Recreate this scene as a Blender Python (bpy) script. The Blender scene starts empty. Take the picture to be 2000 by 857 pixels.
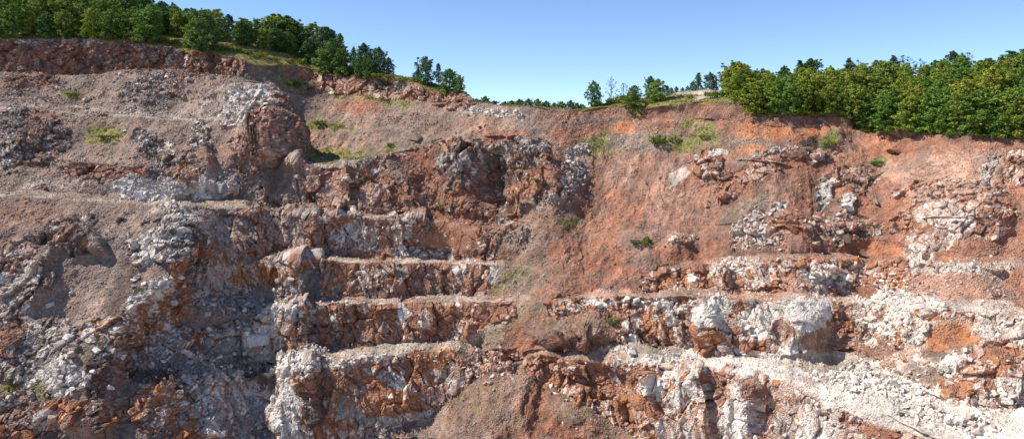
import bpy, bmesh, math, random
import numpy as np
C = bpy.context.scene
COL = C.collection
R = math.radians
STEP = 1.4      # photo pixels between terrain columns

# ------------------------------------------------------------------ camera
FPX, HPY = 1400.0, 270.0            # focal length in photo pixels, horizon row
cam_d = bpy.data.cameras.new('camera')
cam = bpy.data.objects.new('camera', cam_d); COL.objects.link(cam)
cam.location = (0, 0, 0); cam.rotation_euler = (R(90), 0, 0)
cam_d.sensor_width = 36.0; cam_d.lens = 36.0 * FPX / 2000.0
cam_d.shift_y = -(428.5 - HPY) / 2000.0
cam_d.clip_start = 0.5; cam_d.clip_end = 12000
C.camera = cam

# ------------------------------------------------------------------ light
SUN = np.array([-0.65, 0.0, 0.76]); SUN /= np.linalg.norm(SUN)
SUN_EL = math.asin(SUN[2]); SUN_AZ = math.atan2(SUN[0], SUN[1])
w = bpy.data.worlds.new('World'); C.world = w; w.use_nodes = True
nt = w.node_tree; nt.nodes.clear()
sky = nt.nodes.new('ShaderNodeTexSky'); sky.sky_type = 'NISHITA'; sky.sun_disc = False
sky.sun_elevation = SUN_EL; sky.sun_rotation = SUN_AZ
sky.altitude = 1500; sky.air_density = 0.75; sky.dust_density = 0.0; sky.ozone_density = 4.0
bg = nt.nodes.new('ShaderNodeBackground'); bg.inputs['Strength'].default_value = 0.14
wo = nt.nodes.new('ShaderNodeOutputWorld')
nt.links.new(sky.outputs[0], bg.inputs[0]); nt.links.new(bg.outputs[0], wo.inputs[0])
sd = bpy.data.lights.new('sun', 'SUN'); sd.energy = 4.8; sd.angle = R(0.5); sd.color = (1.0, 0.93, 0.82)
so = bpy.data.objects.new('sun', sd); COL.objects.link(so)
from mathutils import Vector, Matrix
so.rotation_euler = Vector(tuple(SUN)).to_track_quat('Z', 'Y').to_euler()
so.location = (-60, -20, 90)
C.view_settings.view_transform = 'Standard'; C.view_settings.look = 'None'
C.view_settings.gamma = 1.0; C.view_settings.exposure = 0.5
C.view_settings.use_curve_mapping = False
C.render.engine = 'CYCLES'
C.cycles.use_denoising = True; C.cycles.max_bounces = 5; C.cycles.diffuse_bounces = 3
C.cycles.transparent_max_bounces = 4

# ------------------------------------------------------------------ numpy noise
f32 = np.float32
def hsh(ix, iy, iz, s):
    u = np.uint32
    h = ix.astype(u) * u(374761393); h ^= iy.astype(u) * u(668265263) + u(s * 7919 + 12345); h *= u(2246822519); h ^= h >> u(15)
    h += iz.astype(u) * u(3266489917); h ^= h >> u(13); h *= u(1274126177); h ^= h >> u(16); h *= u(2246822519); h ^= h >> u(15)
    return h
def h01(h):
    return (h >> np.uint32(8)).astype(f32) * f32(1 / 16777216.0)
def rehash(h, s):
    h = h + np.uint32((s * 2654435761) & 0xFFFFFFFF); h = h ^ (h >> np.uint32(16)); h = h * np.uint32(2246822519); h = h ^ (h >> np.uint32(13)); h = h * np.uint32(3266489917); h ^= h >> np.uint32(16)
    return h
def vnoise(P, s=0):
    P = P.astype(f32, copy=False)
    i = np.floor(P).astype(np.int32); f = (P - i).astype(f32); u = f * f * (3 - 2 * f)
    out = 0
    for dx in (0, 1):
        wx = u[:, 0] if dx else 1 - u[:, 0]
        for dy in (0, 1):
            wy = wx * (u[:, 1] if dy else 1 - u[:, 1])
            for dz in (0, 1):
                wz = wy * (u[:, 2] if dz else 1 - u[:, 2])
                out = out + wz * h01(hsh(i[:, 0] + dx, i[:, 1] + dy, i[:, 2] + dz, s))
    return out
def fbm(P, oct=4, s=0, gain=0.5):
    a, t, o = 1.0, 0.0, 0.0
    for k in range(oct):
        o = o + a * vnoise(P * (2.03 ** k) + 17.3 * k, s + k); t += a; a *= gain
    return o / t
def worley(P, s=0):
    """nearest cell: distance, second distance, hash and vector to the cell point"""
    P = P.astype(f32, copy=False)
    i = np.floor(P).astype(np.int32); n = len(P)
    d1 = np.full(n, 9, f32); d2 = np.full(n, 9, f32); H = np.zeros(n, np.uint32); V = np.zeros((n, 3), f32)
    for dx in (-1, 0, 1):
        for dy in (-1, 0, 1):
            for dz in (-1, 0, 1):
                c = i + np.array([dx, dy, dz], np.int32)
                h = hsh(c[:, 0], c[:, 1], c[:, 2], s)
                v = np.empty((n, 3), f32)
                for k in range(3):
                    v[:, k] = P[:, k] - c[:, k] - (0.5 + 0.84 * (h01(rehash(h, k + 1)) - 0.5))
                d = np.sqrt((v * v).sum(1))
                m = d < d1
                d2 = np.where(m, d1, np.minimum(d2, d)); d1 = np.where(m, d, d1)
                H = np.where(m, h, H); V[m] = v[m]
    return d1, d2, H, V
def sstep(a, b, x):
    t = np.clip((x - a) / (b - a), 0, 1); return t * t * (3 - 2 * t)
def n1(x, s=0):
    P = np.zeros((len(x), 3), f32); P[:, 0] = x; return fbm(P, 4, s)
# ------------------------------------------------------------------ terrain profile lines
# (px, py, slope angle of the stretch below this line, benchness, bench width in m)
T = 52
LINES = {
'toe':  [(-600,880,T,0,0),(0,860,T,0,0),(300,860,T,0,0),(480,860,T,0,0),(560,890,72,0,0),(700,862,60,0,0),(850,805,36,0,0),(900,770,36,0,0),(960,715,36,0,0),(1020,715,36,0,0),(1060,745,36,0,0),(1100,770,36,0,0),(1180,815,36,0,0),(1250,858,36,0,0),(1330,892,60,0,0),(1500,890,75,0,0),(1850,890,70,0,0),(2600,890,60,0,0)],
'c1':   [(-600,800,T,0,0),(0,790,T,0,0),(200,780,T,0,0),(400,750,T,0,0),(500,735,T,0,0),(540,722,62,0,0),(600,708,76,0,0),(650,700,78,0,0),(800,688,78,0,0),(895,682,76,0,0),(940,695,60,0,0),(1020,703,55,0,0),(1060,692,66,0,0),(1100,700,74,0,0),(1250,710,76,0,0),(1360,725,76,0,0),(1540,742,78,0,0),(1640,772,76,0,0),(1740,812,72,0,0),(1850,862,66,0,0),(1920,882,60,0,0),(2600,884,60,0,0)],
'b1':   [(-600,795,T,0,0),(480,732,T,0,0),(545,715,60,1,4),(700,690,60,1,5),(900,670,60,1,4),(940,685,50,.5,3),(1000,695,45,0,0),(1050,685,45,0,0),(1110,690,45,1,3),(1250,700,45,1,6),(1540,720,45,1,6),(1640,740,45,1,9),(1740,780,45,1,9),(1850,830,45,1,7),(2600,860,45,1,6)],
'c2':   [(-600,620,T,0,0),(0,640,T,0,0),(300,625,T,0,0),(480,603,T,0,0),(540,600,70,0,0),(630,594,78,0,0),(850,592,78,0,0),(930,592,76,0,0),(1000,590,50,0,0),(1060,586,50,0,0),(1100,584,66,0,0),(1170,581,72,0,0),(1400,581,76,0,0),(1500,586,76,0,0),(1640,592,66,0,0),(1700,590,48,0,0),(1850,600,45,0,0),(2000,613,45,0,0),(2600,640,45,0,0)],
'b2':   [(-600,616,T,0,0),(480,600,T,0,0),(540,595,60,1,3.5),(900,585,60,1,3.5),(1000,585,42,.5,3),(1060,580,40,0,0),(1170,577,40,.3,2),(1280,577,40,1,3),(1700,585,40,1,3),(2000,605,40,1,4),(2600,630,40,1,4)],
'c3':   [(-600,510,T,0,0),(0,520,T,0,0),(300,512,T,0,0),(480,508,T,0,0),(540,508,70,0,0),(600,510,78,0,0),(800,512,78,0,0),(960,517,76,0,0),(1000,520,60,0,0),(1040,527,45,0,0),(1090,540,38,0,0),(1200,542,38,0,0),(1260,538,55,0,0),(1340,520,66,0,0),(1500,509,60,0,0),(1600,506,58,0,0),(1780,504,56,0,0),(1850,515,50,0,0),(2000,515,50,0,0),(2600,520,50,0,0)],
'b3':   [(-600,506,T,0,0),(480,505,T,0,0),(540,503,60,1,3),(900,505,60,1,3.5),(1000,512,42,.7,3),(1080,535,38,0,0),(1240,533,38,0,0),(1340,515,38,1,2.5),(1780,500,38,1,2.5),(2000,510,38,1,2),(2600,515,38,1,2)],
'c4':   [(-600,378,46,0,0),(0,386,46,0,0),(130,388,46,0,0),(300,403,48,0,0),(380,409,54,0,0),(480,404,60,0,0),(540,411,70,0,0),(640,421,77,0,0),(800,431,77,0,0),(940,433,77,0,0),(1030,440,70,0,0),(1070,450,50,0,0),(1120,460,38,0,0),(1300,445,40,0,0),(1450,440,44,0,0),(1550,445,50,0,0),(1700,432,52,0,0),(1850,430,54,0,0),(2000,430,58,0,0),(2600,430,58,0,0)],
'b4':   [(-600,372,40,1,7),(0,374,40,1,7),(300,380,40,1,7),(480,390,40,1,6),(560,405,50,1,5),(940,430,50,1,3),(1040,438,45,1,2),(1110,455,38,0,0),(1300,440,40,0,0),(2600,425,50,0,0)],
'c5':   [(-600,290,38,0,0),(0,300,38,0,0),(150,318,40,0,0),(300,324,48,0,0),(400,330,52,0,0),(500,338,58,0,0),(545,330,64,0,0),(575,322,66,0,0),(700,319,62,0,0),(760,292,50,0,0),(860,277,62,0,0),(940,274,70,0,0),(1000,274,72,0,0),(1060,300,70,0,0),(1095,312,64,0,0),(1140,330,42,0,0),(1300,322,42,0,0),(1450,312,45,0,0),(1600,332,44,0,0),(2000,345,46,0,0),(2600,350,46,0,0)],
'b5':   [(-600,287,38,0,0),(500,334,50,0,0),(545,326,50,.1,1.5),(566,316,50,1,15),(680,314,50,1,10),(740,296,50,.6,7),(800,283,45,.5,3),(870,273,45,1,3),(1000,271,45,1,3),(1090,308,45,.3,2),(1130,326,42,0,0),(2600,346,46,0,0)],
'c6':   [(-600,205,38,0,0),(0,215,38,0,0),(150,222,38,0,0),(330,233,38,0,0),(430,236,44,0,0),(500,245,55,0,0),(545,268,60,0,0),(575,262,36,0,0),(640,250,34,0,0),(700,252,34,0,0),(800,257,34,0,0),(900,263,34,0,0),(1100,266,36,0,0),(1300,268,38,0,0),(1500,278,40,0,0),(1650,292,42,0,0),(2000,312,46,0,0),(2600,320,46,0,0)],
'b6':   [(-600,203,38,1,3),(0,212,38,1,3),(330,230,38,1,3),(420,230,40,0,0),(500,240,45,0,0),(545,262,40,0,0),(2600,316,46,0,0)],
'c7':   [(-600,140,38,0,0),(0,141,38,0,0),(130,146,38,0,0),(200,143,38,0,0),(280,134,38,0,0),(370,141,38,0,0),(450,149,38,0,0),(500,160,38,0,0),(545,180,34,0,0),(600,187,32,0,0),(700,206,32,0,0),(800,223,30,0,0),(900,229,30,0,0),(960,237,25,0,0),(1100,241,30,0,0),(1200,240,35,0,0),(1300,242,42,0,0),(1450,242,44,0,0),(1640,262,44,0,0),(1665,280,46,0,0),(2000,302,48,0,0),(2600,320,48,0,0)],
'b7':   [(-600,138,38,1,8),(420,145,38,1,8),(500,155,36,.6,5),(580,180,32,0,0),(2600,316,48,0,0)],
'c8':   [(-600,70,76,0,0),(0,76,82,0,0),(130,78,82,0,0),(240,80,82,0,0),(330,95,80,0,0),(420,105,76,0,0),(500,128,60,0,0),(560,128,44,0,0),(620,137,46,0,0),(680,152,60,0,0),(730,149,70,0,0),(800,157,72,0,0),(850,178,66,0,0),(910,187,60,0,0),(940,207,50,0,0),(960,229,22,0,0),(1100,232,20,0,0),(1145,216,30,0,0),(1200,204,36,0,0),(1260,212,74,0,0),(1300,203,84,0,0),(1400,196,84,0,0),(1445,195,66,0,0),(1472,224,46,0,0),(1655,224,46,0,0),(1670,257,52,0,0),(1800,262,60,0,0),(1930,266,60,0,0),(1970,285,60,0,0),(2000,290,60,0,0),(2600,312,60,0,0)],
'h1':   [(-600,-120,24,0,0),(0,-25,23,0,0),(200,18,22,0,0),(320,48,22,0,0),(460,78,20,0,0),(560,94,20,0,0),(640,120,18,0,0),(730,139,14,0,0),(800,150,12,0,0),(910,181,10,0,0),(950,224,6,0,0),(1100,229,5,0,0),(1145,211,8,0,0),(1200,197,10,0,0),(1260,190,12,0,0),(1330,178,13,0,0),(1420,176,14,0,0),(1480,186,16,0,0),(1600,172,18,0,0),(1800,168,19,0,0),(2000,150,20,0,0),(2600,100,20,0,0)],
}
ORDER = ['toe','c1','b1','c2','b2','c3','b3','c4','b4','c5','b5','c6','b6','c7','b7','c8','h1']
Y0 = [(-600,103),(0,112),(200,114),(280,115),(400,120),(540,127),(620,130),(850,124),(960,118),(1100,113),(1300,111),(1500,103),(1700,92),(1850,82),(2000,76),(2600,60)]

px = np.concatenate([np.arange(-600, -60, 9.0), np.arange(-60, 472, STEP), np.arange(472, 616, STEP * .5), np.arange(616, 2060, STEP), np.arange(2060, 2601, 9.0)])
NC = len(px)
def tab(pts, c, s=None): return np.interp(px, [p[0] for p in pts], [p[c] for p in pts])
jit = lambda s, a, sc=0.02: (n1(px * sc, s) - 0.5) * 2 * a
def ease(v, wpx):
    xs = np.arange(-700, 2701, 4.0); vv = np.interp(xs, px, v); k = np.exp(-.5 * (np.arange(-20, 21) * 4.0 / wpx) ** 2); k /= k.sum()
    vp = np.pad(vv, len(k) // 2, mode='edge'); return np.interp(px, xs, np.convolve(vp, k, 'valid'))
LY, LZ = [], []
y0 = tab(Y0, 1) + jit(3, 2.0, 0.012); z0 = (HPY - 930.0) / FPX * y0
LY += [y0 - 26, y0 - 1.0, y0]; LZ += [z0 * 0 - 78, z0 - 14, z0]
for k, nm in enumerate(ORDER):
    pts = LINES[nm]; Y1, Z1 = LY[-1], LZ[-1]
    amp = 4.0 if nm[0] == 'c' else 2.5
    if nm in ('c8', 'h1', 'c7'): amp = 1.5 if nm != 'h1' else .6
    if nm[0] != 'b': J = (jit(10 + k, amp, 0.03) + ease(jit(40 + k, amp * .9, 0.08), 5)) * (sstep(56, 70, tab(pts, 2)) if nm != 'h1' else .2) + jit(70 + k, 1.5, .008)
    py = tab(pts, 1) + J
    if k: py = np.minimum(py, pyprev - 1.0)
    pyprev = py * (1 - tab(pts, 3)) + (pyprev if k else py) * tab(pts, 3)
    ang = tab(pts, 2); b = tab(pts, 3); wd = tab(pts, 4) * 1.55 * (0.75 + 0.5 * ease(n1(px * .03, 60 + k), 14))
    t = np.tan(np.radians(ang)); q = (HPY - py) / FPX
    Ya = (t * Y1 - Z1) / np.maximum(t - q, 0.03); Ya = np.maximum(Ya, Y1 + 0.02)
    Za = np.maximum(q * Ya, Z1 + 0.02)
    Yb = Y1 + np.maximum(wd, .05); Zb = Z1 + 0.04 * wd
    LY.append(Ya * (1 - b) + Yb * b); LZ.append(Za * (1 - b) + Zb * b)
# ease the depth of each line along the wall, holding its height in view
for i in range(len(LY)):
    sl = LZ[i] / LY[i]; a_, b_ = ease(LY[i], 24 if i < 12 else 34 if i < 16 else 60), ease(LY[i], 9); k_ = np.exp(-((px - 560) / 60) ** 4) if 12 <= i <= 15 else 0 * px
    LY[i] = a_ * (1 - k_) + b_ * k_; LZ[i] = sl * LY[i]
for i in range(3, len(LY)): LY[i] = np.maximum(LY[i], LY[i - 1] + .01)
# behind the ridge
LY.append(LY[-1] + 70); LZ.append(LZ[-1] - 4.0)
LY.append(LY[-1] + 500); LZ.append(LZ[-1] - 60)
SEG = ['sub0', 'sub1'] + ORDER + ['back', 'back2']      # name of the stretch between line i and i+1
vis = (px > -20) & (px < 2020)
rows_Y, rows_Z, rows_S = [], [], []
for i, nm in enumerate(SEG):
    a = (HPY - LZ[i] / LY[i] * FPX)[vis]; b_ = (HPY - LZ[i + 1] / LY[i + 1] * FPX)[vis]
    L3 = np.hypot(LY[i + 1] - LY[i], LZ[i + 1] - LZ[i])[vis]
    n = int(max(np.percentile(np.abs(a - b_), 90) / STEP, np.percentile(L3, 90) / 0.5))
    if nm == 'sub0': n = 6
    if nm == 'sub1': n = 12
    if nm == 'h1': n = 50
    if nm == 'back': n = 10
    if nm == 'back2': n = 6
    n = max(n, 4)
    for j in range(n):
        t = j / n
        rows_Y.append(LY[i] * (1 - t) + LY[i + 1] * t); rows_Z.append(LZ[i] * (1 - t) + LZ[i + 1] * t); rows_S.append(i)
rows_Y.append(LY[-1]); rows_Z.append(LZ[-1]); rows_S.append(len(SEG) - 1)
GY = np.array(rows_Y); GZ = np.array(rows_Z); NR = len(GY)
# round the profile off a little, along and across
def smooth0(A, n):
    for _ in range(n): A[1:-1] = A[1:-1] * .5 + (A[:-2] + A[2:]) * .25
    return A
GY = smooth0(GY, 3); GZ = smooth0(GZ, 2)
GX = (px[None, :] - 1000) / FPX * GY
SG = np.repeat(np.array(rows_S), NC)
P = np.stack([GX, GY, GZ], -1).reshape(-1, 3).astype(f32)
print('terrain verts', NR, NC, len(P))
def grid_normals(P):
    G = P.reshape(NR, NC, 3); du = np.gradient(G, axis=1); dv = np.gradient(G, axis=0)
    n = np.cross(du, dv).reshape(-1, 3); return (n / (np.linalg.norm(n, axis=1, keepdims=True) + 1e-9)).astype(f32)
PX = np.tile(px, NR).astype(f32)
PY = (HPY - P[:, 2] / P[:, 1] * FPX).astype(f32)

# ------------------------------------------------------------------ bumps: outcrops, chutes, cones (px, py, rx, ry, rot, metres)
BUMPS = [
 (300,178,70,30,-10,2.6),(235,170,30,26,0,1.5),(410,190,30,20,20,-1.5),
 (110,525,110,30,-48,2.6),(170,470,42,26,0,2.2),(235,545,55,90,12,-1.0),(60,455,50,25,-30,1.0),
 (90,690,75,60,0,1.2),(150,720,50,40,0,1.5),(20,640,40,50,0,1.0),
 (330,480,60,70,0,3.0),(300,600,50,40,-40,2.4),(470,560,70,35,-8,-3.4),(430,650,120,35,15,-3.0),(500,650,45,28,0,2.4),
 (520,770,40,60,0,-2.5),(330,770,80,50,-30,1.8),(565,800,22,60,0,2.5),
 (190,350,70,22,8,1.8),(360,340,60,30,-15,2.4),(60,260,70,40,-20,1.8),(10,230,30,30,0,1.6),(200,300,60,18,-30,-1.2),(290,355,60,22,10,1.8),(400,375,60,18,0,1.2),
 (470,300,60,50,0,2.5),(440,365,22,16,0,2.2),
 (700,345,34,30,0,3.0),(740,390,45,34,0,2.6),(800,400,30,26,0,1.8),(640,360,36,36,0,-1.6),(830,340,26,60,-38,-3.0),(600,350,40,30,0,1.6),
 (880,310,30,45,-20,2.4),(955,360,40,75,0,-7.0),(1010,300,40,26,0,2.6),(1060,365,34,50,0,2.4),(925,300,30,30,0,1.6),(1010,400,20,26,0,-1.5),
 
 (900,465,70,34,0,1.2),(760,475,50,30,0,-.8),(730,545,60,30,0,.9),(850,630,40,34,0,1.0),(930,640,22,30,0,1.8),(700,640,40,30,0,-1),
 (780,760,80,40,-10,1.4),(700,740,50,40,0,-1.0),(880,730,40,50,0,1.6),
 (1155,655,85,40,0,8.5),(1150,560,70,60,0,1.2),(1030,640,60,60,-20,2.4),(1010,720,50,40,0,1.8),(965,800,80,60,-25,4.4),(1050,800,7,60,16,-2.2),(1130,820,70,50,28,4.4),
 (1050,470,70,60,-40,1.6),(1240,470,40,22,0,1.5),
 (1385,330,30,36,-30,2.0),(1330,480,30,20,0,2.0),(1480,330,60,30,-20,1.2),(1500,470,70,34,0,1.6),(1620,460,80,34,0,1.6),(1560,430,50,20,0,1.2),(1660,380,36,30,-60,1.6),
 (1740,300,30,30,0,-.6),(1840,420,60,30,0,1.4),(1940,410,50,30,0,1.4),(1700,480,50,14,0,-1.2),(1450,540,40,26,0,1.6),(1365,545,26,28,0,1.8),
 (1400,620,34,40,0,2.4),(1310,640,40,40,0,1.4),(1470,640,26,40,0,-1.4),(1570,630,44,40,0,1.8),(1530,660,20,40,0,-1.4),(1630,650,26,60,0,-1.6),
 (1860,650,50,34,-50,-2.4),(1780,630,60,26,0,1.4),(1870,700,40,34,0,1.2),(1850,740,50,20,10,-2.4),(1930,740,60,60,0,2.6),(1700,760,90,30,14,1.8),(1760,720,60,26,0,1.6),
 (1270,780,40,60,0,1.2),(1350,800,20,60,0,-1.8),(1420,790,34,70,10,1.8),(1500,810,20,60,0,-1.6),(1220,750,40,26,0,-1.4),(1180,740,40,24,0,-1.6),
 (700,172,40,16,15,1.4),(775,172,26,20,0,-3.0),(830,195,26,14,0,-1.6),(730,160,20,20,0,-2.0),(900,205,26,12,0,1.0),(720,232,60,16,5,1.2),
 (1290,222,60,12,0,-1.6),(1400,225,50,24,-30,1.4),(1540,250,60,18,0,-1.2),
]
for it in range(2): N = grid_normals(P)
Nh = N.copy(); Nh[:, 2] = Nh[:, 2] * .5; Nh /= np.linalg.norm(Nh, axis=1, keepdims=True)
wob = (fbm(P / 6.0, 3, 90) - .5) * 26; wob2 = (fbm(P / 6.0 + 50, 3, 91) - .5) * 26
D = np.zeros(len(P), f32)
for (cx, cy, rx, ry, rot, am) in BUMPS:
    if NR == 0: break
    m = (np.abs(PX - cx) < 3.2 * max(rx, ry)) & (np.abs(PY - cy) < 3.2 * max(rx, ry))
    dx = PX[m] + wob[m] - cx; dy = PY[m] + wob2[m] - cy; c, s = math.cos(R(rot)), math.sin(R(rot))
    u = (dx * c + dy * s) / rx; v = (-dx * s + dy * c) / ry
    D[m] += (am * .62 if abs(am) < 4.5 else am) * np.exp(-(u * u + v * v) ** 1.4)
# ridges and corners: crest line (photo row -> column), metres, fade to the left and to the right in pixels
RIDGES = [([172,185,215,260,300,325],[470,500,528,545,566,585], 6.0, 80, 26), ([398,430,480,540,600,680,760,870],[392,388,378,330,275,236,214,205], 4.2, 110, 34),
 ([505,520,578,586],[600,602,604,606], 3.6, 60, 11), ([592,600,678,690],[602,604,606,608], 3.8, 60, 12), ([696,710,860,880],[612,614,620,622], 4.0, 70, 14),
 ([410,420,500,508],[612,616,622,624], 2.2, 60, 14), ([282,292,410,425],[898,905,925,930], 2.6, 40, 22), ([380,392,420,430],[648,655,660,664], 1.8, 30, 12),
 ([318,326,415,428],[668,676,690,694], 2.0, 50, 14), ([335,345,430,440],[780,800,826,830], 2.2, 50, 14), ([150,160,196,204],[740,748,752,756], -2.0, 30, 16),
 ([440,452,490,497],[170,188,206,212], 2.4, 50, 12), ([470,490,590,605],[118,112,72,60], 1.8, 60, 22), ([290,300,360,372],[395,402,408,412], 2.4, 60, 18),
 ([590,600,690,700],[1375,1400,1425,1430], 2.2, 40, 12), ([715,725,860,880],[1362,1368,1385,1392], 2.4, 40, 12), ([740,750,860,880],[1462,1470,1478,1482], 2.2, 36, 12)]
for (ys, xs, am, wl, wr) in RIDGES:
    ex = np.interp(PY + wob2 * .4, ys, xs); t = PX + wob * .25 - ex; e = .12 * (ys[-1] - ys[0])
    win = sstep(ys[0] - 8, ys[0] + e, PY) * sstep(ys[-1] + 8, ys[-1] - e, PY)
    D += am * win * np.where(t < 0, np.exp(-(t / wl) ** 2), sstep(wr, 0, t))
front = np.isin(SG, [SEG.index(k) for k in ('back', 'back2', 'h1')])
D[front & (PY < 215)] *= 0.3
P += Nh * D[:, None]
# ------------------------------------------------------------------ what the ground is made of
SOIL = dict(brown=(.33,.23,.178), grey=(.27,.215,.185), red=(.37,.175,.11), dred=(.33,.165,.11), pink=(.43,.25,.175), white=(.60,.52,.45), tan=(.44,.34,.26),
            dark=(.13,.095,.08), wdust=(.70,.62,.54), rbrown=(.31,.19,.135), orange=(.50,.205,.10), bluegrey=(.30,.29,.28), olive=(.30,.26,.14), pale=(.52,.43,.35))
ROCKC = dict(W=(.71,.655,.585), P=(.56,.42,.34), O=(.45,.205,.095), R=(.35,.18,.12), D=(.155,.12,.10), G=(.41,.35,.30))
KEYS = ['rock', 'W', 'P', 'O', 'R', 'D', 'G', 'relief', 'rill', 'rub', 'gr']
def par(soil, rock=.2, mix='', relief=1.0, rill=0, rub=.12, gr=0):
    v = dict(rock=rock, relief=relief, rill=rill, rub=rub, gr=gr); m = dict(W=0, P=0, O=0, R=0, D=0, G=0)
    for tok in mix.split(): m[tok[0]] = float(tok[1:])
    v.update(m); return np.array(list(SOIL[soil]) + [v[k] for k in KEYS], f32)
NV = len(P); A = np.zeros((NV, 3 + len(KEYS)), f32)
def blend(wt, vec):
    m = wt > 0.004; A[m] += (vec - A[m]) * wt[m, None]
wn = ((fbm(P / 2.6, 4, 200) - .5) * 44).astype(f32); wn2 = ((fbm(P / 2.6 + 31, 4, 201) - .5) * 44).astype(f32)
WX = PX + wn; WY = PY + wn2 * .6
A[:] = par('brown', .22, 'R3 D2 G3 W1 P1')
blend(sstep(1030, 1130, WX), par('red', .16, 'R3 P3 O2 G2 W1', rill=.5))
blend(sstep(1340, 1400, WX), par('red', .27, 'R4 P3 O1 G1 W1 D1', rill=.3, relief=.7))
S = {nm: i for i, nm in enumerate(SEG)}
def seg(names, x0, x1, vec, soft=14, wt=1.0):
    m = np.isin(SG, [S[n] for n in names.split()])
    blend(m * sstep(x0 - soft, x0 + soft, WX) * sstep(x1 + soft, x1 - soft, WX) * wt, vec)
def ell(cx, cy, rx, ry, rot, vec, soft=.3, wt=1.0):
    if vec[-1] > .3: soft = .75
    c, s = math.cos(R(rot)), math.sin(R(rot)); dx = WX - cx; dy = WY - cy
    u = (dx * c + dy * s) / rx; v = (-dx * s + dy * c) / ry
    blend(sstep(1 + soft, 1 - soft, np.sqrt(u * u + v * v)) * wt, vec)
# hill tops
seg('h1 back back2', -900, 2900, par('olive', 0, 'G1', relief=.5, rub=0, gr=1))
# upper left
seg('c7', -900, 470, par('brown', .42, 'D3 G3 R3 W1', rub=.7)); seg('b7', -900, 500, par('grey', .05, 'G1', rub=.5))
seg('c6 b6', -900, 470, par('brown', .34, 'D2 G3 R3 W1', rub=.6))
seg('c5', -900, 520, par('brown', .38, 'D2 G3 R3 W1', rub=.6))
seg('c8', -900, 480, par('dred', .97, 'R6 O3 D3 G1', relief=1.2, rub=0))
ell(110,80,90,9,0, par('grey',.9,'D3 G4 W1'), wt=.8); ell(300,98,70,12,12, par('dark',.9,'D5 G3'), wt=.8)
ell(330,125,160,16,6, par('dred',.9,'D5 R4 O1'), wt=.7)
ell(60,160,60,16,0, par('dred',.6,'R4 P2 G3 D2', rub=.8)); ell(290,185,60,32,-20, par('grey',.95,'D4 G5 R2 W1', relief=.9, rub=.9))
ell(120,185,120,10,0, par('brown',.3,'W3 G3 R2 D1', rub=.9)); ell(330,228,110,8,3, par('pale',.1,'W2 G2', rub=.9), wt=.8); ell(140,208,170,4,2, par('pale',0,'W1', rub=.6), wt=.8)
ell(385,225,70,26,-14, par('pale',.6,'W6 G3 P1', rub=1), wt=.75)
ell(480,215,52,30,-30, par('pale',.97,'W7 G3 P1', relief=1.0, rub=.8)); ell(512,242,16,18,-30, par('dred',.9,'O3 R5 D1', relief=.7))
ell(548,262,34,70,-25, par('dred',.9,'D5 R4 G2', relief=.9)); ell(480,310,56,34,0, par('rbrown',.7,'R4 P4 G3', relief=.9))
ell(300,205,190,14,4, par('brown',.1,'G1 W1', rub=.6), wt=.6)
ell(215,265,200,28,-8, par('brown',.12,'G1 R1', rub=.35))
ell(60,235,60,22,0, par('dred',.5,'R4 D3 G3 O1', rub=.7)); ell(28,245,22,30,20, par('grey',.9,'D4 G4 W1', rub=.6)); ell(15,300,45,26,-20, par('pale',.8,'W5 G4 D3', rub=.8))
ell(85,285,60,34,-25, par('dark',.85,'D5 R3 G2', rub=.6)); ell(205,262,36,15,-6, par('olive',.05,'G1', gr=1, rub=.1)); ell(140,182,20,8,0, par('olive',.05,'G1', gr=.8))
ell(285,280,18,28,-20, par('grey',.9,'W3 G5 D3', rub=.8)); ell(330,297,24,16,0, par('pale',.8,'W4 O2 P2 G2')); ell(395,270,20,36,0, par('brown',.7,'W4 G4 D3', rub=.9))
ell(195,340,78,16,6, par('dred',.9,'R4 D4 O1 G1', rub=.3)); ell(275,345,26,20,0, par('dred',.8,'R4 O2 P1'));
ell(350,340,60,30,-10, par('grey',.9,'G4 D3 R3 W2', relief=1)); ell(372,345,22,14,0, par('orange',.9,'O4 R4 G2'))
ell(430,320,40,30,0, par('pink',.3,'R3 P4', rub=.3)); ell(430,368,50,20,-8, par('pale',.8,'G4 W4 P2', rub=.7))
ell(290,372,72,20,0, par('white',.5,'W8 G1', relief=.5, rub=1.0)); ell(395,378,50,14,0, par('pale',.6,'W7 G2', relief=.6, rub=1))
ell(110,362,90,7,0, par('pale',.1,'W2', rub=.8), wt=.7); seg('b4', -900, 500, par('tan', .02, 'G1 W1', rub=.3), wt=.75)
ell(60,430,120,34,8, par('pink',.08,'R2 P2', rub=.3, rill=.2), wt=.7)
seg('b6', -900, 430, par('pale', .02, 'G1 W1', rub=.25), wt=.9); ell(480,190,70,5,8, par('pale',.05,'G1'), wt=.6)
# left mass below the road
ell(130,455,90,30,-14, par('grey',.9,'D4 G4 R3 W1', rub=.5)); ell(20,520,60,50,-50, par('pink',.7,'P3 R3 W2 G2', rub=.5)); ell(135,455,18,9,0, par('orange',.9,'O6'))
ell(170,480,36,22,0, par('dark',.9,'D6 R3')); ell(65,555,60,40,-50, par('grey',.95,'D4 G4 R2 W2')); ell(60,540,16,34,20, par('pale',.9,'G5 W3'))
ell(15,580,36,60,-30, par('pale',.9,'W3 G4 P2 D2'))
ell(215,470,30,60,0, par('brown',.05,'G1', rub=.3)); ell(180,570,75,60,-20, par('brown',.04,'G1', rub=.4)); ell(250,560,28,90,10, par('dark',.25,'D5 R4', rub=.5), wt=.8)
ell(85,690,100,66,-20, par('grey',.97,'D4 G5 W2', relief=.8)); ell(25,660,30,50,0, par('dred',.85,'D4 R4 G1')); ell(135,740,60,40,10, par('pale',.97,'W7 G3', relief=.9))
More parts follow.
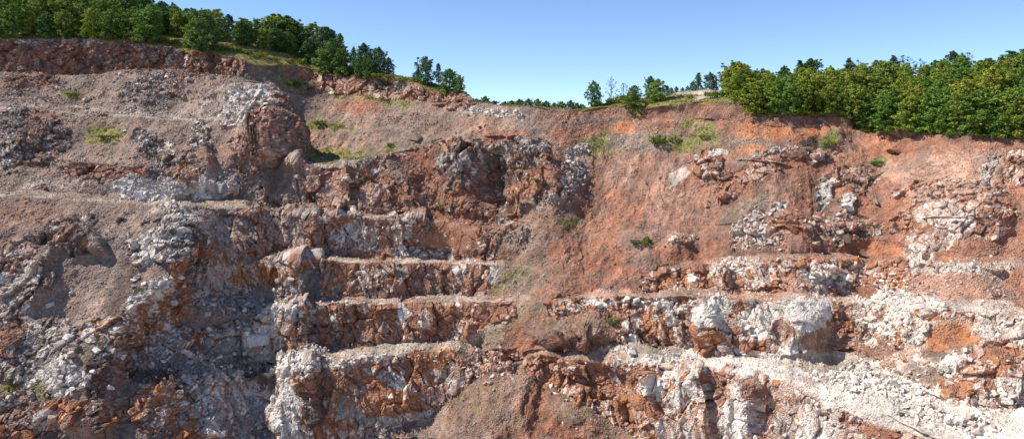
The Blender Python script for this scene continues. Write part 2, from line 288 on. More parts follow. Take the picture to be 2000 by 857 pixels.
ell(60,780,90,24,0, par('brown',.6,'G4 R3 W2 D1', rub=.9)); ell(15,758,16,7,0, par('olive',.2,'G1', gr=1)); ell(85,760,14,26,0, par('olive',.3,'G2', gr=.4))
ell(170,805,90,22,4, par('orange',.97,'O5 R4 D1')); ell(60,835,90,26,12, par('brown',.9,'R4 D3 G2 W1')); ell(30,850,40,20,0, par('dred',.9,'O3 R4')); ell(100,815,14,18,0, par('pink',.9,'P4 W2'))
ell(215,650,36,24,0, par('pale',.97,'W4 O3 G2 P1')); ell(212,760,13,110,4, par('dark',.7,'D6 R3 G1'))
ell(330,470,80,66,0, par('pale',.95,'W6 G4 D2', relief=1.1)); ell(275,440,40,30,0, par('brown',.5,'D4 G3 W1')); ell(300,420,60,10,0, par('tan',.1,'G1 W1', rub=.6), wt=.7)
ell(300,590,60,26,-40, par('pale',.97,'W7 G3'))
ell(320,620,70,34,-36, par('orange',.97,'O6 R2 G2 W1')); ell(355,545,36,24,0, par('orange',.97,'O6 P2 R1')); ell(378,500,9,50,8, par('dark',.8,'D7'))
ell(350,690,110,60,-10, par('grey',.97,'G5 W4 O1 R1 D1', relief=1)); ell(260,700,30,40,0, par('dark',.9,'D4 R2 G2 O2'))
ell(440,445,60,30,0, par('pale',.97,'G4 P4 W2 R1', relief=.9)); ell(450,500,70,26,0, par('pink',.95,'O3 P4 R2 G1')); ell(430,560,60,44,0, par('grey',.95,'G6 P2 R1 D1', relief=.7))
ell(455,595,70,22,0, par('bluegrey',.6,'G5 D4', rub=1, relief=.6)); ell(500,540,50,16,0, par('orange',.95,'O6 R2 P1'))
ell(510,470,50,70,0, par('grey',.95,'R4 P3 G4 O1 D1', relief=.8)); ell(520,485,50,14,10, par('dark',.6,'D4 G3', rub=1), wt=.8)
ell(395,655,16,14,0, par('orange',.9,'O6')); ell(480,665,60,24,8, par('pale',.95,'G6 W2 P2 R1')); ell(470,640,50,16,0, par('grey',.9,'G6 D1'))
ell(340,710,110,18,6, par('bluegrey',.5,'G5 D3 W1', rub=1, relief=.6), wt=.9); ell(290,735,40,20,0, par('dark',.4,'D4 G1', rub=.5)); ell(490,720,60,26,0, par('dark',.5,'D4 G3 R1', rub=.8), wt=.8)
ell(310,800,50,50,-10, par('orange',.95,'O4 R2 G4 W2')); ell(265,790,40,12,0, par('orange',.97,'O5 R2 G2')); ell(440,790,80,70,0, par('grey',.97,'G5 W4 P1 R1', relief=.9)); ell(370,840,26,26,0, par('orange',.95,'O6 G2'))
ell(500,835,50,30,0, par('bluegrey',.4,'G5 D4', rub=1, relief=.5)); ell(540,800,40,40,0, par('grey',.95,'G5 R2 P2'))
# centre benches
FACE = par('dred', .97, 'R6 O2 W1 P2 G1 D1', relief=.95, rub=0)
seg('c4', 500, 1060, FACE); seg('c3', 540, 1000, FACE); seg('c2', 540, 1010, par('dred', .97, 'R6 O2 W1 P1 D1', relief=.95, rub=0)); seg('c1', 540, 930, par('dred', .97, 'O4 R4 G3 W2', relief=.9, rub=0))
seg('toe', 540, 760, par('dred', .97, 'O3 R3 G5 W2', relief=.9, rub=.1))
for s_ in ('b4', 'b3', 'b2', 'b1'): seg(s_, 540, 1040, par('pale', .04, 'W3 G2 P2', relief=.6, rub=.5), wt=.9)
ell(900,466,70,26,0, par('orange',.9,'O3 R5', relief=.3)); ell(950,470,12,34,0, par('dark',.8,'D4 R3')); ell(820,495,60,9,0, par('grey',.9,'G5 W3 D1')); ell(690,460,50,34,0, par('pale',.95,'W4 G4 R2')); ell(780,450,30,36,0, par('pale',.95,'W4 G3 R3'))
ell(600,420,70,30,0, par('grey',.95,'G4 P3 R3 D1')); ell(560,455,50,30,0, par('grey',.95,'R3 P3 G4')); ell(980,470,50,30,0, par('dred',.9,'R4 D3 G3'))
ell(545,520,40,22,0, par('pale',.9,'W4 G4 O1')); ell(520,540,34,18,0, par('orange',.95,'O6 P1')); ell(560,570,34,22,0, par('grey',.9,'G6 W2')); ell(740,545,60,24,0, par('pale',.95,'W5 G3 R3')); ell(890,528,18,11,0, par('white',.9,'W9')); ell(900,550,50,30,0, par('dred',.95,'R5 D2 W2')); ell(980,535,30,14,-10, par('white',.9,'W8 R1')); ell(790,560,70,26,0, par('dred',.95,'R6 D2 W1'), wt=.7)
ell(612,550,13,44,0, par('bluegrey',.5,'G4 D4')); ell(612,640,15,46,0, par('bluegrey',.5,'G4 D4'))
ell(550,610,60,16,0, par('pale',.95,'W5 G4', rub=1)); ell(560,650,50,26,0, par('grey',.95,'O3 G4 P2 W1')); ell(510,670,40,36,0, par('pale',.95,'G5 W4 P2')); ell(790,614,13,26,-20, par('white',.95,'W9 G1')); ell(830,620,12,26,-10, par('pale',.95,'P5 W3')); ell(890,640,60,30,0, par('orange',.9,'R6 O3'),wt=.6); ell(930,620,60,20,0, par('dred',.9,'R5 O2 P2 D1')); ell(700,650,90,26,0, par('dred',.95,'R6 O2 G2 D1'),wt=.7); ell(660,610,50,16,0, par('dred',.95,'D3 R4 W1'))
ell(620,705,110,18,-8, par('white',.8,'W7 G2 P1', rub=1)); ell(720,700,160,10,-5, par('white',.8,'W6 G2 R1', rub=1)); ell(570,800,28,80,0, par('white',.97,'W8 G2', relief=1)); ell(618,800,15,80,0, par('dark',.8,'D4 R4'))
ell(740,750,60,24,0, par('orange',.97,'O6 R2')); ell(850,700,60,20,0, par('orange',.97,'O6 R2 G1')); ell(700,780,60,28,0, par('orange',.95,'O4 G3 R2')); ell(850,770,60,16,-10, par('orange',.97,'O5 G3 R1')); ell(760,740,50,12,20, par('pale',.95,'W4 G5')); ell(700,815,60,20,-10, par('pale',.95,'G6 W3')); ell(790,815,90,14,-12, par('pale',.9,'G5 W4', rub=.8)); ell(780,795,60,16,-6, par('orange',.9,'O5 R4')); ell(885,750,30,50,20, par('grey',.95,'G4 R3 W2 P2'))
ell(650,835,50,20,0, par('orange',.9,'R4 O4 W2')); ell(740,850,80,16,0, par('grey',.9,'D3 G5', rub=.8), wt=.7)
nb_ = sstep(.48, .6, fbm(P / 2.6, 3, 210)) * .8
for s_, sl_ in (('b4', 'dred'), ('b3', 'pink'), ('b2', 'red'), ('b1', 'tan')):
    m = np.isin(SG, [S[s_]]) * nb_ * sstep(520, 560, PX) * sstep(1700, 1600, PX); blend(m, par(sl_, .12, 'R3 W2 P2', rub=.5))
# upper centre
seg('c5', 545, 860, par('dred', .8, 'R5 P3 D2 G1', relief=1.0, rub=.2)); seg('c5', 860, 1100, par('dred', .97, 'R5 D4 G2', relief=1.3, rub=0))
ell(625,345,50,26,0, par('pink',.8,'P5 R4 G1',relief=.8)); ell(640,385,30,20,0, par('pink',.6,'P4 R2')); ell(560,355,40,30,0, par('brown',.4,'G4 P2')); ell(715,345,34,26,0, par('dred',.95,'R5 D3 G1')); ell(700,322,30,10,0, par('grey',.8,'G5 D2')); ell(795,390,30,26,0, par('dred',.95,'R6 O1 D2')); ell(780,330,30,26,20, par('brown',.3,'R3 D2', rub=.5))
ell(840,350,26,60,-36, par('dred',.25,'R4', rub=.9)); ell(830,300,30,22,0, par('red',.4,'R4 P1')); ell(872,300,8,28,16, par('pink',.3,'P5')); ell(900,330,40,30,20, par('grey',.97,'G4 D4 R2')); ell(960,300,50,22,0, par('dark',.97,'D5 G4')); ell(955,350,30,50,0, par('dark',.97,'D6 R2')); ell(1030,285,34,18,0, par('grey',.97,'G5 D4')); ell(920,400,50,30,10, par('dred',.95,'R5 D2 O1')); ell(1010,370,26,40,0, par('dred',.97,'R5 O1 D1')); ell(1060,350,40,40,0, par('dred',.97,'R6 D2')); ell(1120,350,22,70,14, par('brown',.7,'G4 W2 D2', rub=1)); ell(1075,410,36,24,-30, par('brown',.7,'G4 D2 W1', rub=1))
ell(880,425,90,12,8, par('red',.1,'R2', rub=.6)); ell(760,410,60,10,0, par('brown',.4,'G3 R2', rub=.7), wt=.7)
ell(635,300,80,13,3, par('olive',.05,'G1', gr=1, rub=.2)); ell(660,322,60,6,0, par('tan',.3,'G3', rub=.5)); ell(620,275,80,14,6, par('pink',.3,'P5 G3 R1', rill=1)); ell(730,275,40,14,0, par('pink',.3,'P5 W1', rill=1)); ell(580,240,40,10,10, par('olive',.05,'G1', gr=.9)); ell(640,245,40,7,6, par('olive',.05,'G1', gr=1)); ell(760,286,14,10,0, par('olive',.05,'G1', gr=.8))
ell(700,212,60,17,6, par('red',.25,'P4 R2', rill=.8)); ell(590,160,45,14,14, par('olive',.05,'G1', gr=.8)); ell(660,180,50,7,14, par('olive',.05,'G1', gr=.9)); ell(730,193,40,5,8, par('olive',.05,'G1', gr=.8)); ell(610,210,60,25,16, par('brown',.1,'R1 G1', rub=.4),wt=.7); ell(785,198,26,12,0, par('olive',.05,'G1', gr=.5))
seg('c8', 590, 940, par('dred', .85, 'R5 P3 D2 O1', relief=.9, rub=0)); ell(580,140,30,10,14, par('red',.3,'R4 O1')); ell(780,165,28,18,0, par('brown',.6,'P4 G3')); ell(820,170,16,14,0, par('pink',.9,'P4 R3')); ell(740,165,24,16,0, par('dark',.6,'D3 G3 R1'))
ell(850,240,120,16,4, par('brown',.15,'R2 D1', rub=.7)); ell(930,250,45,20,0, par('pink',.3,'P5 O3', rill=1.0)); ell(985,262,50,12,0, par('red',.2,'R2', rub=.5)); ell(960,222,60,5,4, par('white',.5,'W8', rub=1)); ell(890,209,40,6,0, par('dred',.9,'R5'))
# debris cones and the big red slope
ell(1060,500,80,100,40, par('rbrown',.04,'G1 R1', rub=.3, rill=.3)); ell(1180,480,110,110,0, par('red',.06,'R2 P1', rill=.6, rub=.2), wt=.85); ell(1240,470,40,22,0, par('brown',.1,'D2', gr=.15)); ell(1110,435,28,14,0, par('olive',.03,'G1', gr=.7), wt=.7); ell(1000,545,60,18,-30, par('olive',.03,'G1', gr=.35), wt=.6)
ell(1180,570,120,20,0, par('red',.08,'R2', rill=.5, rub=.3)); ell(1020,470,30,30,0, par('brown',.5,'D3 G3 R2', rub=.8))
ell(1010,635,50,16,-30, par('olive',.05,'G1', gr=.4), wt=.7); ell(960,660,80,24,-20, par('tan',.05,'G1', gr=.25, rub=.3), wt=.8); ell(1040,660,60,40,-30, par('red',.15,'R2', rill=.6, rub=.3))
ell(1155,655,95,44,0, par('rbrown',.03,'G1', gr=.12, rub=.2, rill=.4)); ell(1120,680,60,16,0, par('red',.06,'R2',rill=.7)); ell(1170,665,80,20,10, par('pink',.04,'P1', rub=.3),wt=.7); ell(1105,600,40,26,10, par('dred',.9,'R5 O1 P2'))
ell(970,715,70,34,0, par('dred',.7,'R4 W3 P3', rub=1)); ell(970,790,110,50,-14, par('rbrown',.05,'G1', gr=.14, rub=.3)); ell(1060,790,34,60,16, par('dred',.08,'R2',rill=.8)); ell(1160,820,90,50,26, par('rbrown',.05,'G1', gr=.14, rub=.3)); ell(1110,845,70,16,0, par('red',.05,'R2',rill=1),wt=.8)
ell(880,845,60,14,-10, par('brown',.1,'R2',rub=.4)); ell(1020,845,60,14,0, par('red',.1,'R2',rill=1),wt=.7)
# right benches
seg('c2', 1090, 1440, par('red', .95, 'R5 W4 O2 P2', relief=1.35, rub=.1)); seg('c2', 1440, 1640, par('white', .9, 'W6 P4 R1 G1', relief=.9, rub=.2)); seg('c2', 1640, 2700, par('pale', .7, 'W5 P3 O2 R1', relief=.8, rub=.7))
seg('c1', 1040, 1330, par('red', .95, 'R5 O2 W2 P2', relief=1.4, rub=.1)); seg('c1 toe', 1300, 1530, par('pink', .95, 'R3 W5 P4 O1', relief=1.3, rub=.1)); seg('c1 toe', 1530, 2700, par('pink', .75, 'P6 W2 G1 R2', relief=.7, rub=.1))
seg('b1', 1230, 2700, par('wdust', .05, 'W3 P1', relief=.5, rub=.6)); seg('b1', 1100, 1330, par('tan', .05, 'W1 P1', relief=.5, rub=.5), wt=.7); seg('b2', 1100, 1700, par('pink', .05, 'P2 W2', relief=.5, rub=.6)); seg('b2', 1640, 2700, par('white', .05, 'W3 P1', relief=.5, rub=.5), wt=.8)
seg('c3', 1250, 1460, par('red', .8, 'P3 W3 R3 O2', relief=1.1, rub=.7)); seg('c3', 1460, 1800, par('red', .7, 'P3 W3 R3 O3', relief=.7, rub=1)); seg('c3', 1800, 2700, par('pink', .4, 'P5 W4 R2', relief=.7, rub=.5)); seg('b3', 1260, 2700, par('pink', .05, 'P2', rub=.4), wt=.7)
ell(1260,700,110,8,4, par('white',.6,'W7 P2', rub=.8)); ell(1180,592,40,10,0, par('white',.6,'W6 R2', rub=.6)); ell(1290,598,90,12,0, par('white',.8,'W7 R2 P1', rub=.3)); ell(1410,612,28,34,0, par('white',.95,'W9', relief=1)); ell(1250,630,60,30,20, par('red',.95,'R6 O3 W2'),wt=.6); ell(1385,655,30,26,0, par('orange',.9,'O4 R4 P1')); ell(1440,610,14,50,0, par('dred',.9,'R4 P3')); ell(1480,620,36,30,0, par('white',.9,'W7 P2 G1')); ell(1475,675,34,12,0, par('red',.8,'R5 O2')); ell(1590,610,50,40,20, par('white',.95,'W9 P1', relief=.6)); ell(1525,655,22,34,0, par('dred',.6,'P4 R3 G3', relief=.6)); ell(1550,675,20,20,0, par('white',.8,'W6 P4')); ell(1610,665,50,26,0, par('pink',.4,'P6 W3', relief=.5)); ell(1655,640,30,50,-16, par('red',.7,'R4 O3 P2', rub=.7))
ell(1300,760,24,34,20, par('white',.95,'W8 R1')); ell(1180,740,60,26,10, par('dred',.95,'R6 D1 O1')); ell(1335,760,46,40,-10, par('red',.95,'W5 R4 O1')); ell(1275,770,20,26,16, par('white',.95,'W9')); ell(1245,800,40,34,20, par('red',.9,'O3 P3 R3')); ell(1340,830,60,24,20, par('pink',.9,'P4 O3 W3')); ell(1410,770,20,60,16, par('pink',.9,'P5 R3')); ell(1490,770,26,40,0, par('grey',.9,'P4 R3 G3 W1')); ell(1450,820,40,40,0, par('white',.95,'W8 P2')); ell(1380,740,24,20,0, par('red',.95,'R5 W3')); ell(1600,830,50,36,0, par('white',.9,'W8 P3')); ell(1570,780,60,36,10, par('pink',.6,'P7 W2 G1', relief=.6)); ell(1530,840,22,30,0, par('grey',.9,'P4 G4')); ell(1700,835,60,22,20, par('red',.5,'P4 R3 W2'))
ell(1700,760,130,24,14, par('white',.6,'W8 G2', relief=.6, rub=1)); ell(1680,800,160,14,22, par('wdust',.05,'W4', rub=.25)); ell(1600,700,90,12,-4, par('pale',.1,'W3 P2', rub=.4)); ell(1860,820,100,20,8, par('white',.5,'W7 P2 G1', rub=.9))
ell(1760,585,100,18,4, par('white',.8,'W8 G1 P1', relief=.6, rub=.9)); ell(1720,620,60,30,14, par('white',.8,'W7 P2 G1 R1', relief=.6, rub=.9)); ell(1700,672,60,24,10, par('red',.5,'R3 P4 W2', rub=.7)); ell(1780,655,50,30,0, par('pale',.7,'W4 P3 O2', rub=.9)); ell(1850,655,24,50,36, par('orange',.1,'O3')); ell(1890,660,40,22,0, par('orange',.3,'O3 P3 W2')); ell(1950,640,50,30,0, par('pale',.6,'W4 P3 G2', rub=.8)); ell(1840,700,40,14,16, par('dark',.3,'D2 R3', rub=.4),wt=.7); ell(1810,735,40,20,20, par('brown',.2,'R3 P1')); ell(1920,730,80,36,0, par('red',.85,'P4 R3 W4 O2', rub=.5, relief=.6)); ell(1870,715,26,18,0, par('white',.8,'W7')); ell(1960,690,40,20,0, par('red',.4,'O3 P3 R2')); ell(1870,765,40,12,10, par('orange',.8,'O4 R4')); ell(1950,790,60,20,0, par('pale',.6,'W4 P4 R1', rub=.9))
# right slope outcrops
ell(1152,652,78,42,0, par('rbrown',.04,'G1', gr=.12, rub=.2, rill=.5)); ell(1105,668,46,30,-20, par('red',.06,'R2', rill=.7),wt=.8); ell(1240,690,70,9,4, par('tan',.05,'P1', rub=.3)); ell(1150,635,34,14,0, par('rbrown',.03,'G1', gr=.3, rub=.2))
ell(1230,240,130,10,3, par('brown',.1,'G2 R2', rub=.6)); ell(1220,248,20,14,0, par('orange',.1,'O3', rill=.5)); ell(1160,252,30,10,-20, par('red',.1,'O2 R2')); ell(1175,285,45,24,0, par('olive',.03,'G1', gr=.75, rub=.3)); ell(1240,280,50,22,0, par('brown',.15,'G4 W2', rub=.6)); ell(1130,300,28,14,-30, par('brown',.5,'W4 G3', rub=1)); ell(1110,260,40,16,0, par('red',.15,'R2', rub=.4)); ell(1350,272,80,20,0, par('brown',.1,'R1 G1', gr=.4, rub=.3)); ell(1375,263,22,12,-30, par('olive',.03,'G1', gr=1)); ell(1340,288,30,10,0, par('olive',.03,'G1', gr=.9)); ell(1345,243,26,9,-10, par('olive',.05,'G1', gr=.8)); ell(1290,240,50,14,10, par('red',.05,'R2'))
ell(1450,232,70,26,20, par('orange',.12,'P3 O2', rill=.7),wt=.65); ell(1540,255,100,24,4, par('orange',.10,'P3 O2', rill=.7),wt=.85); ell(1600,245,50,18,0, par('orange',.08,'P3 O2', rill=.5),wt=.8); ell(1500,285,90,8,4, par('brown',.1,'G2', gr=.2, rub=.5)); ell(1450,300,50,14,-10, par('orange',.08,'O2')); ell(1618,275,24,12,-24, par('olive',.03,'G1', gr=1)); ell(1578,275,18,7,10, par('dark',.4,'D3 R2'))
ell(1385,325,30,36,-30, par('dred',.95,'R4 P2 D2 O1',relief=1.2)); ell(1400,300,20,7,-10, par('pale',.9,'W4 G4', rub=.9)); ell(1500,300,60,12,-12, par('brown',.6,'G3 P3 R2 W1', rub=.9)); ell(1480,335,50,24,-20, par('red',.7,'P4 R3', relief=.9)); ell(1545,315,36,14,-20, par('dred',.9,'R4 D3', rub=.6)); ell(1400,375,44,40,-40, par('dred',.6,'R4 P2', rub=.7)); ell(1470,400,70,20,-30, par('brown',.1,'D1', gr=.2)); ell(1610,305,40,12,-20, par('dred',.85,'R4 P3 D1', rub=.8)); ell(1240,340,80,40,20, par('pink',.12,'P4 R1', rill=.8),wt=.7); ell(1330,345,12,22,30, par('pale',.1,'P3')); ell(1330,420,70,60,0, par('pink',.1,'P2 R1', rill=.7),wt=.6)
ell(1560,360,60,40,0, par('red',.06,'R2', rill=.4),wt=.8); ell(1750,290,110,24,0, par('red',.05,'R2', rill=.5)); ell(1715,316,18,8,-10, par('olive',.05,'G1', gr=1)); ell(1840,330,140,34,0, par('pink',.3,'P4 R3', rill=.8, relief=.7)); ell(1960,290,50,20,0, par('red',.2,'R2 P2')); ell(1930,340,14,40,20, par('pale',.5,'P4 W2 G2')); ell(1990,330,30,40,0, par('red',.6,'R3 P2'))
ell(1660,345,60,24,-10, par('dred',.8,'R4 P3 D2 G1', rub=.8)); ell(1655,400,20,14,0, par('white',.8,'W7')); ell(1615,378,12,26,10, par('pale',.9,'W5 D3')); ell(1680,370,18,36,20, par('dred',.95,'R3 D3 P2 G2')); ell(1520,400,22,8,-20, par('white',.8,'W6 P2')); ell(1330,470,30,16,0, par('pale',.9,'W5 O3 P2')); ell(1480,455,50,44,-30, par('grey',.9,'P4 W3 R2 D1', rub=1,relief=.9)); ell(1560,440,60,18,0, par('dred',.95,'R5 D2 O1')); ell(1640,450,70,34,0, par('dred',.95,'R3 P3 W2 D2 G1', rub=.7)); ell(1510,490,60,10,-8, par('dred',.08,'R3', rub=.4)); ell(1700,484,60,14,6, par('orange',.05,'R3 O1', rub=.2)); ell(1850,380,110,26,0, par('pink',.6,'P4 R3 G2', relief=.9, rub=.5)); ell(1720,400,60,20,0, par('red',.2,'R3')); ell(1830,440,70,44,0, par('pink',.85,'P5 W2 G2 R1', relief=.8)); ell(1930,430,70,34,0, par('red',.8,'P4 R4 W1 D1', relief=1)); ell(1760,440,30,14,0, par('red',.9,'R4 O2 P1')); ell(1940,490,80,10,3, par('dred',.1,'R2', rub=.6)); ell(1790,500,26,22,0, par('white',.8,'W5 P3 G1'))
ell(1300,470,120,50,0, par('red',.1,'R3 P1', rill=.4),wt=.4); ell(1300,540,50,16,0, par('dred',.8,'R5 O2 W1')); ell(1370,545,30,22,0, par('orange',.95,'O4 R4 W2')); ell(1358,547,6,12,-15, par('white',.9,'W9')); ell(1440,520,60,14,0, par('pale',.9,'W4 P3 R2', rub=.8)); ell(1610,540,50,24,0, par('white',.7,'W6 P2 R2', rub=1)); ell(1560,560,40,16,30, par('pink',.08,'P2')); ell(1690,570,24,12,-10, par('red',.05,'R2')); ell(1880,560,120,26,0, par('pink',.2,'P4 W3 R1', rub=.6)); ell(1900,525,110,14,0, par('pale',.5,'W4 P4 R2', rub=.6)); ell(1995,560,30,40,0, par('red',.2,'R2 P2'))
seg('c8', 1262, 1475, par('dred', .15, 'R3', relief=.5)); seg('c8', 1475, 2700, par('dred', .3, 'R3 O1', relief=.6))
# grass lips along the crests
lip = (S['c8'], S['h1'])
rel = np.zeros(NV, f32)
seg('h1', 1285, 1470, par('olive', .04, 'W2', gr=1, rub=.1)); ell(1370,182,60,10,0, par('pale',.6,'W7 G2', gr=.1, rub=1))
PYG = PY.reshape(NR, NC)
topi = np.array([np.where(np.array(rows_S) == S['c8'])[0][-1]])[0]
dlip = (topi - np.repeat(np.arange(NR), NC))          # rows below the crest
m = ((dlip >= -3) & (dlip < 7) & ((PX > 545) & (PX < 640) | (PX > 720) & (PX < 900) | (PX > 1130))).astype(f32)
blend(m * sstep(.3, .5, fbm(P / 1.2, 2, 77)), par('olive', .05, 'G1', gr=.6))

soil = A[:, :3].copy(); g = {k: A[:, 3 + i].copy() for i, k in enumerate(KEYS)}
# ------------------------------------------------------------------ relief
N = grid_normals(P); Nh = N.copy(); Nh[:, 2] *= .6; Nh /= np.linalg.norm(Nh, axis=1, keepdims=True)
P0 = P.copy()
hillm = np.isin(SG, [S['h1'], S['back'], S['back2'], S['sub0'], S['sub1']])
near = (PX > -120) & (PX < 2120)
big = (fbm(P0 / 11.0, 3, 300) - .5) * 2
mid_ = (fbm(P0 / 3.6, 3, 301) - .5) * 2
disp = big * 1.2 + mid_ * .55
warp = np.stack([fbm(P0 / 3.0, 3, 310 + k) - .5 for k in range(3)], 1)
Q = P0 + warp * .8
ca, sa = math.cos(R(17)), math.sin(R(17)); Qa = np.stack([Q[:, 0] * ca + Q[:, 2] * sa, Q[:, 1], -Q[:, 0] * sa + Q[:, 2] * ca], 1)
ca, sa = math.cos(R(40)), math.sin(R(40)); Qb = np.stack([(Q[:, 0] * ca + Q[:, 2] * sa) * .8, Q[:, 1], (-Q[:, 0] * sa + Q[:, 2] * ca) * 1.9], 1)
leftm = (WX < 395) | (WX > 1640); Q = np.where(leftm[:, None], Qb, Qa).astype(f32)     # beds dip on the left and far right
n_a = fbm(P0 / 3.4, 4, 320); n_b = fbm(P0 / 1.3, 3, 330)
ridge = n_a * .62 + n_b * .38
pres = ridge - (1 - g['rock']) + .0                       # >0.. rock shows
sizes = [((4.2, 4.2, 6.5), 1.30, 1), ((1.8, 1.8, 3.6), .60, 2), ((.8, .8, 1.3), .21, 3), ((.42, .42, .5), .07, 4)]
cells = []; CP = {}
for (sz, am, sd_) in sizes:
    sq = np.array(sz, f32)
    d1, d2, H, V = worley((Q + warp * sz[0] * .12) / sq, 400 + sd_)
    gx, gy, gz, hh = [h01(rehash(H, 10 + k)) - .5 for k in range(4)]
    fac = (V[:, 0] * gx + V[:, 1] * gy + V[:, 2] * gz) * 1.7 + hh * .95
    crack = sstep(.07, .0, d2 - d1)
    cells.append((fac, crack, H, am))
    if sd_ in (2, 3): CP[sd_] = Q - V * np.array(sz, f32)
hb = h01(rehash(cells[1][2], 77)) * .5 + h01(rehash(cells[2][2], 78)) * .5
# rock mask: block-wise coverage
rm = sstep(-.06, .06, g['rock'] * 1.06 - (.30 * (1 - n_a) / .62 + .42 * hb + .28 * (1 - n_b)))
rm = np.where(hillm, 0, rm); rm = rm * 1.0
gd = P.reshape(NR, NC, 3); su = np.linalg.norm(np.gradient(gd, axis=1), axis=2); sv_ = np.linalg.norm(np.gradient(gd, axis=0), axis=2)
stre = (sstep(.7, .28, su) * sstep(1.2, .5, sv_)).ravel() * .85 + .15
for (fac, crack, H, am) in cells:
    disp += stre * rm * g['relief'] ** 1.5 * np.where(leftm, .92, 1) * am * (fac - .22 * crack)
disp += (1 - rm) * ((fbm(P0 / 1.1, 4, 340) - .5) * .45 - .10)
# rills running down the soft slopes
disp += (1 - rm) * g['relief'] * (cells[2][0] * .07 + cells[3][0] * .06) * np.where(hillm, 0, 1)
rl = fbm(np.stack([(P0[:, 0] + P0[:, 2] * .35 + warp[:, 0] * 3.5) / 2.4, (P0[:, 2] - P0[:, 0] * .3 + warp[:, 1] * 4) / 9, P0[:, 1] / 14], 1), 4, 350); rl2 = np.abs(rl - .5) * 2
disp += g['rill'] * (1 - rm * .7) * (sstep(0, .35, rl2) - .7) * .45
# run-off streaks down the soft slopes
th = np.interp(PX, [0, 500, 1000, 1100, 1300, 1600, 2000], [.3, .2, .75, .8, .45, .3, .5]); ct_, st_ = np.cos(th), np.sin(th)
ac = P0[:, 0] * ct_ - P0[:, 2] * st_ + warp[:, 0] * 1.6; al = P0[:, 0] * st_ + P0[:, 2] * ct_
run = fbm(np.stack([ac / .9, al / 9, P0[:, 1] / 20], 1), 4, 355); run2 = fbm(np.stack([ac / 2.6, al / 22, P0[:, 1] / 40], 1), 3, 356)
disp += (1 - rm) * ((run - .5) * .5 + (run2 - .5) * .9) * np.clip(g['rill'] + .25, 0, 1)
ri = np.repeat(np.arange(NR), NC); cf = np.zeros(NV, f32)
for nm in ('b1', 'b2', 'b3', 'b4'):
    r0 = int(np.where(np.array(rows_S) == S[nm])[0][0]); cf = np.maximum(cf, np.exp(-((ri - r0) / 7.0) ** 2))
disp *= 1 - .6 * cf * sstep(540, 600, PX)
disp[hillm] = (fbm(P0[hillm] / 5, 3, 9) - .5) * 1.2
P += Nh * disp[:, None]
N2 = grid_normals(P)
print('relief done')

# ------------------------------------------------------------------ colour of every point
types = ['W', 'P', 'O', 'R', 'D', 'G']
Wt = np.stack([g[t] for t in types], 1) + 1e-4; Wt /= Wt.sum(1, keepdims=True); cum = np.cumsum(Wt, 1)
cl = sstep(.25, .75, np.where(h01(rehash(cells[1][2], 3)) < .6, fbm(CP[2] / 3.0 + 9, 3, 360), fbm(CP[3] / 2.2 + 9, 3, 360)))           # clusters of one stone
r1 = h01(rehash(cells[1][2], 90)); r2 = h01(rehash(cells[2][2], 91)); r3 = h01(rehash(cells[3][2], 92))
def pick(r):
    idx = (r[:, None] > cum).sum(1).clip(0, 5); return np.array([ROCKC[t] for t in types], f32)[idx]
rr = np.where(r3 < .45, r1 * .35 + cl * .65, np.where(r3 < .9, r2 * .5 + cl * .5, r3 * 10 - 9))
rr = np.clip((rr - .5) * 1.25 + .5, 0, .9999)
rc = pick(rr)
val = .78 + .44 * h01(rehash(cells[2][2], 95)) ; val2 = .88 + .24 * h01(rehash(cells[3][2], 96))
rc = rc * (val * val2)[:, None]
# streaks and stains on the stone: rusty wash, lichen grey
st = fbm(np.stack([P0[:, 0] / .7, P0[:, 1] / .7, P0[:, 2] / 3.5], 1), 4, 370)
rw = (g['R'] + g['O'] + g['P'] * .5) / (sum(g[t] for t in types) + 1e-4)
stain = sstep(.50, .66, st)[:, None] * (.08 + .5 * rw)[:, None]
rusty = np.array([.34, .16, .09], f32) * (.5 + g['R'] + g['O'])[:, None].clip(.6, 1.1)
rc = rc * (1 - stain) + rusty * stain * np.where((g['R'] + g['O'] + g['P'])[:, None] > .5, 1, .8)
rc *= (1 - .45 * sstep(.08, .0, 1.0 - cells[1][1]))[:, None]
sv = .55 + .9 * fbm(P0 / 2.4, 4, 380, .6); sv2 = .72 + .56 * fbm(P0 / .35, 2, 381)
sc_ = soil * (sv * sv2)[:, None]
tint = (fbm(P0 / 5.0, 3, 385) - .5)[:, None] * np.array([.16, -.02, -.10], f32)
sc_ = sc_ * (1 + tint)
rs = sstep(.36, .64, run)[:, None]; rs2 = sstep(.38, .62, run2)[:, None]; sc_ = sc_ * (.86 + .24 * rs) * (.88 + .2 * rs2)
k1 = sstep(.50, .66, fbm(P0 / 3.0 + 5, 4, 386))[:, None] * .5; k2 = sstep(.52, .66, fbm(P0 / 2.2 + 15, 4, 387))[:, None] * .4
k3 = sstep(.52, .64, fbm(P0 / 1.5 + 25, 4, 388))[:, None] * .45; lum = sc_.mean(1, keepdims=True); kw_ = np.clip(1 - (lum - .36) * 5, .15, 1); k1 *= kw_; k2 *= kw_; k3 *= kw_ * .5 + .5
sc_ = sc_ * (1 - k1) + (lum * np.array([1.02, .84, .74], f32) * .8) * k1
sc_ = sc_ * (1 - k2) + (sc_ * .5 + lum * np.array([.56, .49, .43], f32)) * k2
sc_ = sc_ * (1 - k3) + sc_ * .62 * k3
# darker band of colour a few rows below the right-hand crest
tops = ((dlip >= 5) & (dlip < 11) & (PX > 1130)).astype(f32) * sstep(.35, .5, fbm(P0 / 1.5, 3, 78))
sc_ = sc_ * (1 - tops[:, None] * .6) + np.array([.09, .065, .05], f32) * tops[:, None] * .6
